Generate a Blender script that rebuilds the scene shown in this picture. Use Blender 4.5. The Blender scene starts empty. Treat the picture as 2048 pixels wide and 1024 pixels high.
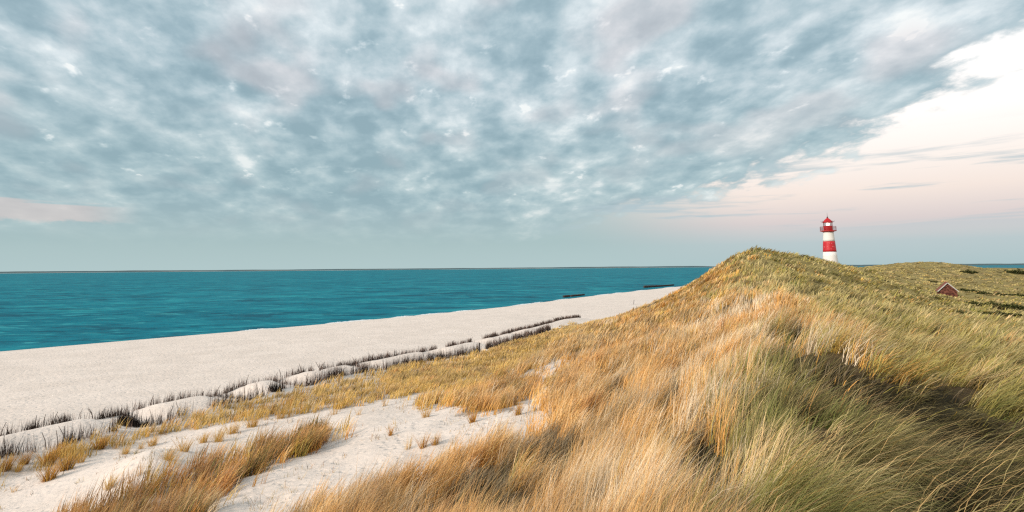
import bpy, math, random
import numpy as np
from mathutils import Matrix, Vector

random.seed(7)
rng = np.random.default_rng(11)
SC = bpy.context.scene
COL = SC.collection

# ------------------------------------------------------------------ camera
W, H, F = 2048.0, 1024.0, 1138.0
EYE = np.array((0.0, 0.0, 10.0))
PYC = 411.0                                   # principal point row (lens shift)
PITCH = math.atan((536.0 - PYC) / F)
ROLL = 0.0083
_r = np.array((1.0, 0, 0)); _f = np.array((0, math.cos(PITCH), math.sin(PITCH)))
_u = np.array((0, -math.sin(PITCH), math.cos(PITCH)))
CR = _r * math.cos(ROLL) - _u * math.sin(ROLL)
CU = _u * math.cos(ROLL) + _r * math.sin(ROLL)
cam = bpy.data.cameras.new('camera'); camo = bpy.data.objects.new('camera', cam); COL.objects.link(camo)
cam.sensor_width = 36; cam.lens = F / W * 36; cam.shift_y = -(512 - PYC) / W
cam.clip_start = 0.1; cam.clip_end = 120000
m = Matrix.Identity(4)
for i in range(3):
    m[i][0] = CR[i]; m[i][1] = CU[i]; m[i][2] = -_f[i]; m[i][3] = EYE[i]
camo.matrix_world = m
SC.camera = camo

SC.view_settings.view_transform = 'Standard'
SC.view_settings.look = 'None'
SC.view_settings.exposure = 0.0
SC.view_settings.gamma = 1.0
SC.view_settings.use_curve_mapping = False
SC.cycles.use_denoising = False
SC.cycles.filter_width = 1.3
SC.cycles.max_bounces = 6
SC.cycles.diffuse_bounces = 1
SC.cycles.transmission_bounces = 4
SC.cycles.transparent_max_bounces = 6

# sun: low, soft, from the seaward side behind the left shoulder
SUN_AZ, SUN_EL = math.radians(-122), math.radians(27)      # azimuth measured from +Y towards +X
sd = bpy.data.lights.new('sun', 'SUN'); sun = bpy.data.objects.new('sun', sd); COL.objects.link(sun)
sd.energy = 3.2; sd.angle = math.radians(6); sd.color = (1.0, 0.87, 0.74)
sv = Vector((math.sin(SUN_AZ) * math.cos(SUN_EL), math.cos(SUN_AZ) * math.cos(SUN_EL), math.sin(SUN_EL)))
sun.rotation_euler = sv.to_track_quat('Z', 'Y').to_euler()
sun.location = (-40, -10, 60)


def lin(r, g, b):
    def c(v):
        v /= 255.0
        return v / 12.92 if v <= 0.04045 else ((v + 0.055) / 1.055) ** 2.4
    return (c(r), c(g), c(b))


# ------------------------------------------------------------------ node helpers
class NT:
    def __init__(s, tree):
        s.t = tree; s.n = tree.nodes; s.l = tree.links

    def node(s, kind, **kw):
        n = s.n.new(kind)
        for k, v in kw.items():
            setattr(n, k, v)
        return n

    def put(s, sock, v):
        if isinstance(v, bpy.types.NodeSocket):
            s.l.new(v, sock)
        elif v is not None:
            if sock.type == 'RGBA' and not hasattr(v, '__len__'):
                v = (v, v, v, 1)
            elif sock.type == 'RGBA' and len(v) == 3:
                v = (*v, 1)
            sock.default_value = v

    def math(s, op, a, b=None, c=None, clamp=False):
        n = s.node('ShaderNodeMath', operation=op, use_clamp=clamp)
        s.put(n.inputs[0], a); s.put(n.inputs[1], b); s.put(n.inputs[2], c)
        return n.outputs[0]

    def step(s, x, a, b):                       # smoothstep a..b -> 0..1
        n = s.node('ShaderNodeMapRange', interpolation_type='SMOOTHSTEP')
        s.put(n.inputs['Value'], x); s.put(n.inputs['From Min'], a); s.put(n.inputs['From Max'], b)
        return n.outputs[0]

    def mix(s, f, a, b, mode='MIX'):
        n = s.node('ShaderNodeMix', data_type='RGBA', blend_type=mode)
        s.put(n.inputs[0], f); s.put(n.inputs[6], a); s.put(n.inputs[7], b)
        return n.outputs[2]

    def noise(s, vec, scale, detail=4, rough=0.55, dist=0.0):
        n = s.node('ShaderNodeTexNoise')
        s.put(n.inputs['Vector'], vec); s.put(n.inputs['Scale'], scale); s.put(n.inputs['Detail'], detail)
        s.put(n.inputs['Roughness'], rough); s.put(n.inputs['Distortion'], dist)
        return n.outputs['Fac']

    def ramp(s, f, stops):
        n = s.node('ShaderNodeValToRGB')
        el = n.color_ramp.elements
        while len(el) < len(stops):
            el.new(0.5)
        for e, (p, c) in zip(el, stops):
            e.position = p; e.color = (*c, 1)
        s.put(n.inputs[0], f)
        return n.outputs[0]

    def comb(s, x, y, z=0.0):
        n = s.node('ShaderNodeCombineXYZ')
        s.put(n.inputs[0], x); s.put(n.inputs[1], y); s.put(n.inputs[2], z)
        return n.outputs[0]


# ------------------------------------------------------------------ world: cloud deck over a clear western band
world = bpy.data.worlds.new('World'); SC.world = world; world.use_nodes = True
T = NT(world.node_tree); T.n.clear()
tc = T.node('ShaderNodeTexCoord')
sep = T.node('ShaderNodeSeparateXYZ'); T.l.new(tc.outputs['Generated'], sep.inputs[0])
X, Y, Z = sep.outputs
zz = T.math('ADD', T.math('MAXIMUM', Z, 0.0), 0.25)             # the deck bends down to the horizon
u = T.math('DIVIDE', X, zz); v = T.math('DIVIDE', Y, zz)
az = T.math('ARCTAN2', X, Y)                                   # 0 ahead, + to the right
# clear sky colour
right = T.step(T.math('ADD', az, T.math('MULTIPLY', Z, 0.6)), 0.10, 0.50)
lowL = T.ramp(Z, [(0.0, lin(181, 204, 206)), (0.045, lin(172, 196, 198)), (0.11, lin(180, 200, 202)), (0.3, lin(200, 216, 222)), (0.8, lin(160, 190, 205))])
lowR = T.ramp(Z, [(0.0, lin(176, 199, 203)), (0.035, lin(187, 202, 206)), (0.068, lin(222, 210, 209)), (0.11, lin(250, 234, 224)), (0.15, (1.03, .93, .86)), (0.21, (1.14, 1.07, 1.02)), (0.28, (1.16, 1.13, 1.10)), (0.5, lin(235, 244, 248)), (0.9, lin(190, 212, 222))])
clear = T.mix(right, lowL, lowR)
nish = T.node('ShaderNodeTexSky', sky_type='NISHITA', sun_disc=False)
nish.sun_elevation = SUN_EL; nish.sun_rotation = SUN_AZ
nsc = T.mix(1.0, nish.outputs[0], (0.08, 0.08, 0.08), 'MULTIPLY')
clear = T.mix(0.05, clear, nsc)
# cloud texture in the plane of the deck, drawn out along the wind lanes
P = T.comb(T.math('ADD', u, T.math('MULTIPLY', v, 0.10)), T.math('MULTIPLY', v, 0.74), 0.0)
PL = T.comb(u, T.math('MULTIPLY', v, 0.42), 4.0)
nA = T.noise(PL, 2.3, 2, 0.45)
nB = T.noise(P, 6.6, 3, 0.50, 0.25)
nC = T.noise(P, 11.0, 8, 0.63, 0.1)
nD = T.noise(P, 3.1, 2, 0.5)
puff = T.node('ShaderNodeTexVoronoi', feature='SMOOTH_F1')
pw = T.node('ShaderNodeTexNoise'); T.put(pw.inputs['Vector'], P); T.put(pw.inputs['Scale'], 7.0); T.put(pw.inputs['Detail'], 5)
po = T.node('ShaderNodeVectorMath', operation='MULTIPLY_ADD')
T.l.new(pw.outputs['Color'], po.inputs[0]); po.inputs[1].default_value = (0.16, 0.16, 0.0); T.l.new(P, po.inputs[2])
T.l.new(po.outputs[0], puff.inputs['Vector']); puff.inputs['Scale'].default_value = 8.5; puff.inputs['Smoothness'].default_value = 0.35
vor = puff.outputs['Distance']
shade = T.math('ADD', T.math('ADD', T.math('MULTIPLY', nA, 0.34), T.math('MULTIPLY', nB, 0.38)), T.math('MULTIPLY', nC, 0.28))
shade = T.math('ADD', shade, T.math('MULTIPLY', T.math('SUBTRACT', vor, 0.42), 0.15))
shade = T.math('ADD', shade, T.math('SUBTRACT', T.math('MULTIPLY', T.step(Z, 0.18, 0.45), 0.03), 0.012))
shade = T.math('ADD', shade, T.math('MULTIPLY', T.step(u, -0.1, 0.9), 0.015))
nE = T.noise(P, 10.5, 4, 0.58, 0.2)
gleam = T.math('MULTIPLY', T.step(nE, 0.60, 0.73), T.step(Z, 0.07, 0.14))           # thin places where the light comes through
shade = T.math('ADD', shade, T.math('MULTIPLY', gleam, 0.11))
cloud = T.ramp(shade, [(0.40, lin(146, 173, 185)), (0.46, lin(161, 186, 197)), (0.51, lin(180, 201, 210)), (0.56, lin(201, 216, 223)), (0.61, lin(222, 233, 238)), (0.67, lin(248, 252, 252))])
warm = T.mix(T.step(nD, 0.50, 0.64), cloud, T.mix(0.36, cloud, lin(226, 213, 216)))
# the deck greys towards its far edge, brighter overhead
far = T.step(Z, 0.34, 0.10)
grey = T.ramp(shade, [(0.41, lin(150, 178, 186)), (0.50, lin(163, 189, 195)), (0.58, lin(178, 201, 204)), (0.66, lin(222, 231, 230))])
deck = T.mix(T.math('MULTIPLY', far, 0.75), warm, grey)
# edge of the deck
v1 = T.math('SUBTRACT', v, 1.39)
ub = T.math('SUBTRACT', T.math('SUBTRACT', 1.36, T.math('MULTIPLY', v1, 0.12)), T.math('MULTIPLY', T.math('MULTIPLY', v1, v1), 0.27))
edge = T.math('SUBTRACT', ub, u)
en = T.math('ADD', T.math('MULTIPLY', T.math('SUBTRACT', nB, 0.5), 0.75), T.math('MULTIPLY', T.math('SUBTRACT', nA, 0.5), 0.9))
en = T.math('ADD', en, T.math('MULTIPLY', T.math('SUBTRACT', nC, 0.5), 0.55))
cover = T.step(T.math('ADD', edge, en), -0.06, 0.14)
lowfade = T.step(Z, 0.025, 0.13)
cover = T.math('MULTIPLY', cover, lowfade)
skyc = T.mix(cover, clear, deck)
# thin stratus bars low on the right, peach gap low on the left
S = T.comb(T.math('MULTIPLY', az, 3.2), T.math('MULTIPLY', Z, 46.0), 3.7)
nS = T.noise(S, 1.0, 5, 0.55, 0.3)
bar = T.math('MULTIPLY', T.step(nS, 0.50, 0.62), T.math('MULTIPLY', T.step(Z, 0.04, 0.08), T.step(Z, 0.21, 0.13)))
skyc = T.mix(T.math('MULTIPLY', bar, T.math('MULTIPLY', T.step(az, 0.0, 0.2), 0.8)), skyc, lin(182, 200, 207))
gap = T.math('MULTIPLY', T.step(T.math('ADD', Z, T.math('MULTIPLY', T.math('SUBTRACT', nC, 0.5), 0.02)), 0.066, 0.072), T.step(T.math('ADD', Z, T.math('MULTIPLY', T.math('SUBTRACT', nS, 0.5), 0.09)), 0.094, 0.088))
gap = T.math('MULTIPLY', gap, T.step(az, -0.57, -0.66))
skyc = T.mix(T.math('MULTIPLY', gap, 0.5), skyc, lin(226, 206, 202))
bg = T.node('ShaderNodeBackground'); T.put(bg.inputs[0], skyc); bg.inputs[1].default_value = 1.0
wout = T.node('ShaderNodeOutputWorld'); T.l.new(bg.outputs[0], wout.inputs[0])


# ------------------------------------------------------------------ generic helpers
def ray(px, py):
    d = _f + (px - 1024) / F * CR + (PYC - py) / F * CU
    return d


def at(px, py, depth):
    """The point of the place seen at a pixel, at that distance ahead."""
    d = ray(px, py)
    return EYE + d * (depth / d[1])


def hash2(ix, iy, seed):
    n = (ix.astype(np.int64) * 374761393 + iy.astype(np.int64) * 668265263 + seed * 982451653) & 0xFFFFFFFF
    n = ((n ^ (n >> 13)) * 1274126177) & 0xFFFFFFFF
    return ((n ^ (n >> 16)) & 0xFFFFFF) / float(0xFFFFFF)


def vnoise(x, y, seed=0):
    ix = np.floor(x); iy = np.floor(y); fx = x - ix; fy = y - iy
    fx = fx * fx * (3 - 2 * fx); fy = fy * fy * (3 - 2 * fy)
    a = hash2(ix, iy, seed); b = hash2(ix + 1, iy, seed); c = hash2(ix, iy + 1, seed); d = hash2(ix + 1, iy + 1, seed)
    return (a * (1 - fx) + b * fx) * (1 - fy) + (c * (1 - fx) + d * fx) * fy


def fbm(x, y, seed=0, oct=4):
    s = 0.0; amp = 0.5; tot = 0.0
    for o in range(oct):
        s = s + amp * vnoise(x, y, seed + o * 17); tot += amp; amp *= 0.5; x = x * 2.03 + 13.1; y = y * 2.03 + 7.7
    return s / tot


def sstep(x, a, b):
    t = np.clip((x - a) / (b - a), 0, 1)
    return t * t * (3 - 2 * t)


def polydist(X, Y, pts):
    """distance to a polyline, arc length along it, signed side (+ to the right of travel)"""
    best = np.full(X.shape, 1e18); arc = np.zeros(X.shape); side = np.zeros(X.shape); acc = 0.0
    for (x0, y0), (x1, y1) in zip(pts[:-1], pts[1:]):
        dx, dy = x1 - x0, y1 - y0; L = math.hypot(dx, dy)
        t = np.clip(((X - x0) * dx + (Y - y0) * dy) / (L * L), 0, 1)
        d = np.hypot(X - x0 - t * dx, Y - y0 - t * dy)
        k = d < best
        sg = np.sign((X - x0) * dy - (Y - y0) * dx)
        best = np.where(k, d, best); arc = np.where(k, acc + t * L, arc); side = np.where(k, sg, side); acc += L
    return best, arc, side


def inpoly(X, Y, poly):
    c = np.zeros(X.shape, bool); n = len(poly)
    for i in range(n):
        x0, y0 = poly[i]; x1, y1 = poly[(i + 1) % n]
        if y0 == y1:
            continue
        c ^= ((y0 > Y) != (y1 > Y)) & (X < (x1 - x0) * (Y - y0) / (y1 - y0) + x0)
    return c


def tag(o, label=None, cat=None, group=None, kind=None):
    if label: o['label'] = label
    if cat: o['category'] = cat
    if group: o['group'] = group
    if kind: o['kind'] = kind
    return o


def link(name, me, mat=None, parent=None):
    o = bpy.data.objects.new(name, me); COL.objects.link(o)
    if mat is not None: me.materials.append(mat)
    if parent is not None: o.parent = parent
    return o


def empty(name, loc, rz=0.0):
    o = bpy.data.objects.new(name, None); COL.objects.link(o)
    o.location = loc; o.rotation_euler = (0, 0, rz); o.empty_display_size = 0.2
    return o


def copy_tree(o, parent=None):
    c = o.copy(); COL.objects.link(c)
    if parent is not None: c.parent = parent
    for ch in list(o.children): copy_tree(ch, c)
    return c


class MB:
    """collects shapes into one mesh"""
    def __init__(s): s.v = []; s.f = []

    def add(s, vs, fs):
        b = len(s.v); s.v += [tuple(p) for p in vs]; s.f += [tuple(i + b for i in q) for q in fs]
        return s

    def box(s, c, size, rz=0.0, M=None):
        sx, sy, sz = [k / 2 for k in size]
        vs = [(x, y, z) for x in (-sx, sx) for y in (-sy, sy) for z in (-sz, sz)]
        ca, sa = math.cos(rz), math.sin(rz)
        vs = [(x * ca - y * sa, x * sa + y * ca, z) for x, y, z in vs]
        if M is not None: vs = [tuple(M @ Vector(p)) for p in vs]
        vs = [(x + c[0], y + c[1], z + c[2]) for x, y, z in vs]
        return s.add(vs, [(0, 1, 3, 2), (4, 6, 7, 5), (0, 4, 5, 1), (2, 3, 7, 6), (0, 2, 6, 4), (1, 5, 7, 3)])

    def lathe(s, prof, n=32, c=(0, 0, 0), cap=True):
        vs = []; fs = []
        for r, z in prof:
            for k in range(n):
                a = 2 * math.pi * k / n
                vs.append((c[0] + r * math.cos(a), c[1] + r * math.sin(a), c[2] + z))
        for j in range(len(prof) - 1):
            for k in range(n):
                k2 = (k + 1) % n
                fs.append((j * n + k, j * n + k2, (j + 1) * n + k2, (j + 1) * n + k))
        if cap:
            fs.append(tuple(range(n - 1, -1, -1))); fs.append(tuple((len(prof) - 1) * n + k for k in range(n)))
        return s.add(vs, fs)

    def tube(s, pts, radii, n=5):
        vs = []; fs = []
        P = [Vector(p) for p in pts]
        for j, p in enumerate(P):
            t = (P[min(j + 1, len(P) - 1)] - P[max(j - 1, 0)]).normalized()
            a = t.orthogonal().normalized(); b = t.cross(a)
            r = radii[j] if hasattr(radii, '__len__') else radii
            for k in range(n):
                q = p + (a * math.cos(2 * math.pi * k / n) + b * math.sin(2 * math.pi * k / n)) * r
                vs.append(tuple(q))
        for j in range(len(P) - 1):
            for k in range(n):
                k2 = (k + 1) % n
                fs.append((j * n + k, j * n + k2, (j + 1) * n + k2, (j + 1) * n + k))
        fs.append(tuple(range(n - 1, -1, -1))); fs.append(tuple((len(P) - 1) * n + k for k in range(n)))
        return s.add(vs, fs)

    def build(s, name, mat, parent=None, smooth=False):
        me = bpy.data.meshes.new(name); me.from_pydata(s.v, [], s.f); me.update()
        if smooth:
            for p in me.polygons: p.use_smooth = True
        return link(name, me, mat, parent)


# ------------------------------------------------------------------ the lie of the land
SHORE = [(-900, -500), (-400, -230), (-170, -70), (-110, 12), (-82, 50), (-65, 73), (-44, 96), (-31, 111), (-3, 148), (28, 202),
         (81, 285), (150, 390), (270, 520), (480, 620), (900, 690), (3000, 700)]
def smooth_line(P, k=6):
    out = []
    for i in range(len(P) - 1):
        p0, p1, p2, p3 = P[max(i - 1, 0)], P[i], P[i + 1], P[min(i + 2, len(P) - 1)]
        for j in range(k):
            t_ = j / k
            out.append(tuple(.5 * (2 * b + (c - a) * t_ + (2 * a - 5 * b + 4 * c - d) * t_ ** 2 + (3 * b - a - 3 * c + d) * t_ ** 3) for a, b, c, d in zip(p0, p1, p2, p3)))
    return out + [P[-1]]


SHORE = smooth_line(SHORE)
NEAR = [tuple(at(x, y, d)[:2]) for x, y, d in [(-330, 1100, 17.5), (-120, 990, 20.5), (0, 945, 24.2), (110, 905, 26.2), (250, 862, 29.5), (400, 822, 33), (550, 786, 37.5), (680, 757, 42.5), (800, 733, 48), (960, 702, 57), (1090, 664, 72), (1160, 640, 92)]]
FARR = [tuple(at(x, y, d)[:2]) for x, y, d in [(-330, 990, 21.5), (-120, 912, 24.8), (0, 876, 28.2), (110, 850, 30.2), (240, 822, 33), (350, 802, 35.5), (470, 778, 39), (640, 740, 46), (740, 720, 51.5), (840, 700, 57.5), (1000, 668, 71), (1160, 634, 95)]]
CROSS = [(262, 842), (455, 795), (560, 772), (712, 738), (842, 708), (945, 689), (1010, 674)]      # where cross rows of brush divide the sand
MID = [((a[0] + b[0]) / 2, (a[1] + b[1]) / 2) for a, b in zip(NEAR, FARR)]

# seen at pixel (x, y), so far ahead, ground lies so much lower than the grass tops
CP = [(0, 1024, 19.5, 0), (0, 985, 21.7, 0), (0, 935, 24, 0), (120, 960, 22, 0), (250, 868, 29, 0), (550, 790, 37, 0), (800, 735, 47.5, 0), (960, 706, 56, 0), (1090, 668, 70, 0),
      (300, 905, 26, 0), (500, 852, 28.6, 0), (650, 825, 30, 0), (800, 800, 32, 0), (1000, 735, 41, .2), (1100, 690, 48, .3),
      (180, 1010, 18.3, .1), (350, 960, 18.8, .35), (480, 912, 21.5, .35), (610, 872, 24.5, .3), (300, 925, 21.0, -.35), (520, 880, 26.0, -.1),
      (420, 1015, 16.3, 0), (560, 930, 20, 0), (700, 850, 25.5, 0), (560, 1020, 14.5, 0), (700, 960, 16.5, 0), (850, 880, 19.5, 0), (950, 830, 22.5, 0),
      (1050, 780, 27, .1), (1100, 725, 35, 0), (1150, 662, 52, .3), (700, 1024, 11.5, .2), (850, 960, 13, .3), (1000, 890, 15, .3), (1100, 830, 17.5, .2),
      (1200, 740, 25, .3), (1250, 680, 36, .4), (1290, 615, 60, .4),
      (900, 1024, 8, .45), (1100, 950, 9, .5), (1200, 850, 12, .5), (1350, 720, 20, .5), (1400, 650, 32, .4), (1385, 585, 58, .3),
      (1200, 1024, 5, .6), (1350, 900, 6.8, .55), (1450, 800, 9.3, .55), (1520, 715, 13.5, .5), (1575, 645, 20, .45), (1560, 590, 32, .4), (1535, 548, 48, .3), (1517, 488, 66, .35),
      (1400, 553, 68, .3), (1450, 522, 67, .35), (1488, 499, 66.5, .35), (1560, 499, 66.5, .35), (1600, 506, 66, .3), (1640, 514, 68, .3), (1680, 523, 71, .3), (1740, 533, 80, .3),
      (1650, 560, 50, .3), (1700, 600, 37, .3), (1620, 605, 36, .3), (1600, 540, 57, .3), (1700, 552, 62, .3),
      (1500, 1024, 4.3, .6), (1800, 1024, 4.4, .5), (2048, 1024, 4.7, .4), (1750, 850, 7.2, .4), (1900, 900, 6.4, .4), (2040, 850, 8.2, .4), (2040, 760, 12.5, .35),
      (1900, 730, 14.5, .35), (1700, 690, 13.5, .5), (1790, 665, 24, .35), (1950, 665, 26, .3), (2040, 690, 21, .3), (1850, 780, 10.5, .4),
      (1800, 610, 48, .25), (1900, 625, 50, .2), (2040, 640, 46, .2), (1893, 595, 90, .2), (1800, 576, 85, .2), (2040, 602, 88, .2), (1950, 598, 80, .2), (1960, 585, 105, .2), (1740, 548, 84, .2),
      (1950, 563, 135, .2), (2040, 563, 130, .2), (1800, 540, 150, .3), (1820, 527, 200, .3), (1870, 522, 205, .3), (1925, 531, 215, .3), (2048, 536, 250, .3), (1980, 547, 180, .2), (2030, 541, 215, .2), (1760, 535, 190, .3), (1750, 537, 140, .3), (1800, 534, 172, .3)]
ctrl = []
for x, y, d, g in CP:
    p = at(x, y, d); ctrl.append((p[0], p[1], p[2] - g))
ctrl += [(0.2, 0.5, 7.75), (3, 1.5, 7.7), (-3, 2, 7.2), (2, -3, 7.7), (8, -2, 7.5), (-5, -4, 6.7), (-6, 4, 6.4), (-9, 9, 5.0), (0, -14, 7.5), (12, 8, 7.3), (20, 8, 6.6), (40, 20, 5.6), (60, -20, 5.2), (20, -40, 6.0),
         (-14, -6, 4.6), (-14, 4, 4.2), (-14, 12, 3.2), (-25, 12, 2.0), (-32, 2, 1.8), (-20, -25, 4.4), (-45, -20, 1.8), (-60, 5, 1.7), (-40, 30, 1.6), (-25, 60, 1.6), (0, 100, 1.6), (20, 95, 2.0), (36, 120, 2.3), (60, 180, 2.3), (-100, -60, 1.8), (-60, -120, 4.5),
         (83, 150, 8.5), (60, 120, 6.5), (110, 135, 6.0), (75, 170, 7.0), (50, 90, 8.4), (120, 260, 4.0), (250, 330, 4.5), (320, 250, 6.0), (400, 400, 4), (700, 300, 4), (900, 0, 4), (300, 0, 5), (130, 60, 5.0), (0, -300, 4.5), (0, -900, 4), (700, -600, 4), (-300, -600, 4), (1500, 500, 4), (2200, 200, 4), (2000, -1500, 4), (-900, -2000, 4)]
ctrl = np.array(ctrl)


def tcoord(X, Y):
    r = np.hypot(X, Y) + 2.5
    return np.stack([np.arctan2(X, Y) * 2.2, np.log(r) * 1.15], -1)


def tpsk(r2):
    return 0.5 * r2 * np.log(r2 + 1e-9)


_tc = tcoord(ctrl[:, 0], ctrl[:, 1]); K = len(ctrl)
_A = np.zeros((K + 3, K + 3))
_A[:K, :K] = tpsk(((_tc[:, None] - _tc[None]) ** 2).sum(-1)) + np.eye(K) * 0.0015
_A[:K, K] = 1; _A[:K, K + 1:] = _tc; _A[K:, :K] = _A[:K, K:].T
_sol = np.linalg.solve(_A, np.concatenate([ctrl[:, 2], np.zeros(3)]))

# tussock hummocks of the foreground: (pixel, distance, radius, height)
_arcs = [float(polydist(np.array([q[0]]), np.array([q[1]]), MID)[1][0]) for q in [at(x, y, d) for (x, y), d in zip(CROSS, (31.2, 37, 41, 48, 56, 63, 71))]]
HUM = [(at(1690, 700, 12.6), 1.5, .38), (at(1460, 790, 9.6), .8, .22), (at(1290, 930, 6.6), .9, .20), (at(1560, 930, 5.6), .55, .12),
       (at(1230, 800, 12.5), 1.2, .2), (at(1560, 660, 18), 1.4, .35), (at(1050, 950, 9.6), .9, .2), (at(900, 990, 9.5), .8, .15), (at(1400, 690, 17), 1.6, .25),
       (at(1300, 650, 30), 2.2, .3), (at(1480, 600, 36), 2.6, .4)]
HOL_NEAR = [(at(1790, 790, 9.3), .9, .34), (at(1375, 870, 7.6), .55, .34), (at(1350, 800, 9.4), .6, .28), (at(1620, 750, 10.6), .75, .3), (at(980, 985, 8.8), .55, .26), (at(1960, 900, 6.9), .8, .25), (at(1090, 890, 11), .6, .26),
            (at(1880, 830, 8.2), .8, .25), (at(1860, 930, 6.3), .6, .2), (at(1700, 800, 9.0), .6, .22), (at(1420, 960, 5.9), .4, .22), (at(1990, 980, 5.6), .6, .2), (at(1590, 880, 6.9), .35, .18), (at(1760, 990, 5.2), .4, .2), (at(870, 1005, 8.9), .4, .2)]
HOL_FAR = [(at(1893, 600, 71), 8.5, 1.5), (at(1990, 618, 52), 3.0, .8), (at(1900, 614, 58), 3.0, .4)]
HOL = HOL_NEAR + HOL_FAR


def height(X, Y, fine=True):
    X = np.asarray(X, float); Y = np.asarray(Y, float); sh = X.shape
    x = X.ravel(); y = Y.ravel(); z = np.empty(x.shape)
    for s in range(0, len(x), 40000):
        q = tcoord(x[s:s + 40000], y[s:s + 40000])
        r2 = ((q[:, None] - _tc[None]) ** 2).sum(-1)
        z[s:s + 40000] = tpsk(r2) @ _sol[:K] + _sol[K] + q @ _sol[K + 1:]
    r = np.hypot(x, y)
    d, arc, side = polydist(x, y, SHORE); s = d * side
    zb = np.where(s < 0, np.maximum(s * .06, -3), 1.75 * (1 - np.exp(-np.maximum(s, 0) / 13)))
    wdt = np.interp(y, [0, 75, 150, 280, 400], [60, 46, 40, 30, 60])
    w = sstep(s, wdt * .35, wdt)
    z = zb * (1 - w) + np.maximum(z, 1.4) * w
    dm, am, _ = polydist(x, y, MID)
    near_c = np.min([np.abs(am - q) for q in _arcs], axis=0)
    hump = .85 * sstep(near_c, .2, 2.2) * (.55 + .9 * (fbm(am / 4.5 + 3.3, am * 0 + 2.2, 5, 2) - .2)) - .06
    z = z + np.clip(hump, .0, .58) * np.exp(-(dm / 1.8) ** 2) * sstep(r, 8, 20)
    for c, R, h in HUM:
        z = z + h * np.exp(-((x - c[0]) ** 2 + (y - c[1]) ** 2) / R ** 2)
    for c, R, h in HOL:
        z = z - h * np.exp(-((x - c[0]) ** 2 + (y - c[1]) ** 2) / R ** 2)
    if fine:
        dune = sstep(z, 2.6, 4.5) * w
        k = np.interp(r, [3, 10, 40, 120, 400], [.10, .25, .75, 1.3, 2.5])
        far = sstep(r, 25, 60)
        z = z + dune * (fbm(x / 2.2, y / 2.2, 3, 4) - .5) * .55 * (1 - far) * sstep(r, 2, 8)
        z = z + dune * far * (fbm(x / 5.0, y / 3.0, 31, 4) - .5) * .85
        z = z + dune * sstep(r, 120, 300) * (fbm(x / 26, y / 16, 9, 4) - .5) * 1.3
        z = z + (fbm(x / 1.3, y / 1.3, 8, 4) - .5) * .09 * sstep(s, 9, 22) * sstep(r, 1, 6)
    return z.reshape(sh)


def ground_at(px, py):
    d = ray(px, py)
    t = np.exp(np.linspace(math.log(2.5), math.log(700), 1500)) / d[1]
    P = EYE[None] + d[None] * t[:, None]
    k = np.argmax(P[:, 2] < height(P[:, 0], P[:, 1]))
    if k == 0: k = len(t) - 1
    return P[k]


def gpoly(pix):
    return [tuple(ground_at(x, y)[:2]) for x, y in pix]


G_MAIN = gpoly([(560, 1060), (640, 1036), (740, 1012), (820, 985), (880, 945), (960, 915), (1050, 892), (1105, 862), (1100, 815), (1095, 778), (1120, 735), (1120, 712), (1180, 690)]) + \
    [(8, 74), (15, 92), (28, 122), (48, 165), (88, 235), (170, 360), (300, 480), (500, 580), (2600, 640), (2600, -2500), (-400, -2500), (-60, -90), (-16, -12), (-9.5, 1), (-7.5, 6.5), (-6.5, 10)]
G_T2 = gpoly([(828, 808), (880, 775), (900, 755), (960, 742), (1040, 720), (1120, 712), (1085, 745), (1072, 790), (1035, 815), (1000, 828), (940, 826), (885, 818)])
G_FR = gpoly([(-300, 1120), (-100, 1000), (0, 945), (110, 903), (250, 864), (400, 826), (550, 790), (680, 760), (800, 737), (960, 706), (1090, 668), (1150, 645)]) + \
    gpoly([(1190, 690), (1100, 716), (1000, 742), (900, 762), (860, 782), (780, 798), (700, 816), (640, 822), (560, 836), (470, 846), (380, 862), (290, 878), (200, 906), (110, 935), (0, 962), (-120, 1010), (-300, 1135)])
G_MOUND = gpoly([(60, 1110), (130, 1040), (230, 1000), (335, 960), (430, 928), (510, 900), (570, 882), (620, 872), (648, 876), (640, 896), (600, 915), (540, 935), (490, 960), (450, 990), (415, 1020), (385, 1060)])
G_SHADE = [gpoly(q) for q in (  # outlines of hollows whose shade is painted into blades and ground
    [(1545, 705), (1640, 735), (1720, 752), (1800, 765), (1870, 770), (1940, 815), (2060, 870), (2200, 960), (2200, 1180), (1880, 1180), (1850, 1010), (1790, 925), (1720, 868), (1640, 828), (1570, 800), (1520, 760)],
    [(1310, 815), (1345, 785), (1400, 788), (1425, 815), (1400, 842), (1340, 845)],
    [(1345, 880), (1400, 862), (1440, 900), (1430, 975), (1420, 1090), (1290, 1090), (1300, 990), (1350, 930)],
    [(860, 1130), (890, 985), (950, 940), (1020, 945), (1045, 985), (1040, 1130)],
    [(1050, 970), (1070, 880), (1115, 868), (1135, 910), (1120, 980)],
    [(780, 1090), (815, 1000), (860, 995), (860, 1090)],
    [(1560, 640), (1600, 650), (1610, 690), (1570, 690)])]
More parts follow.
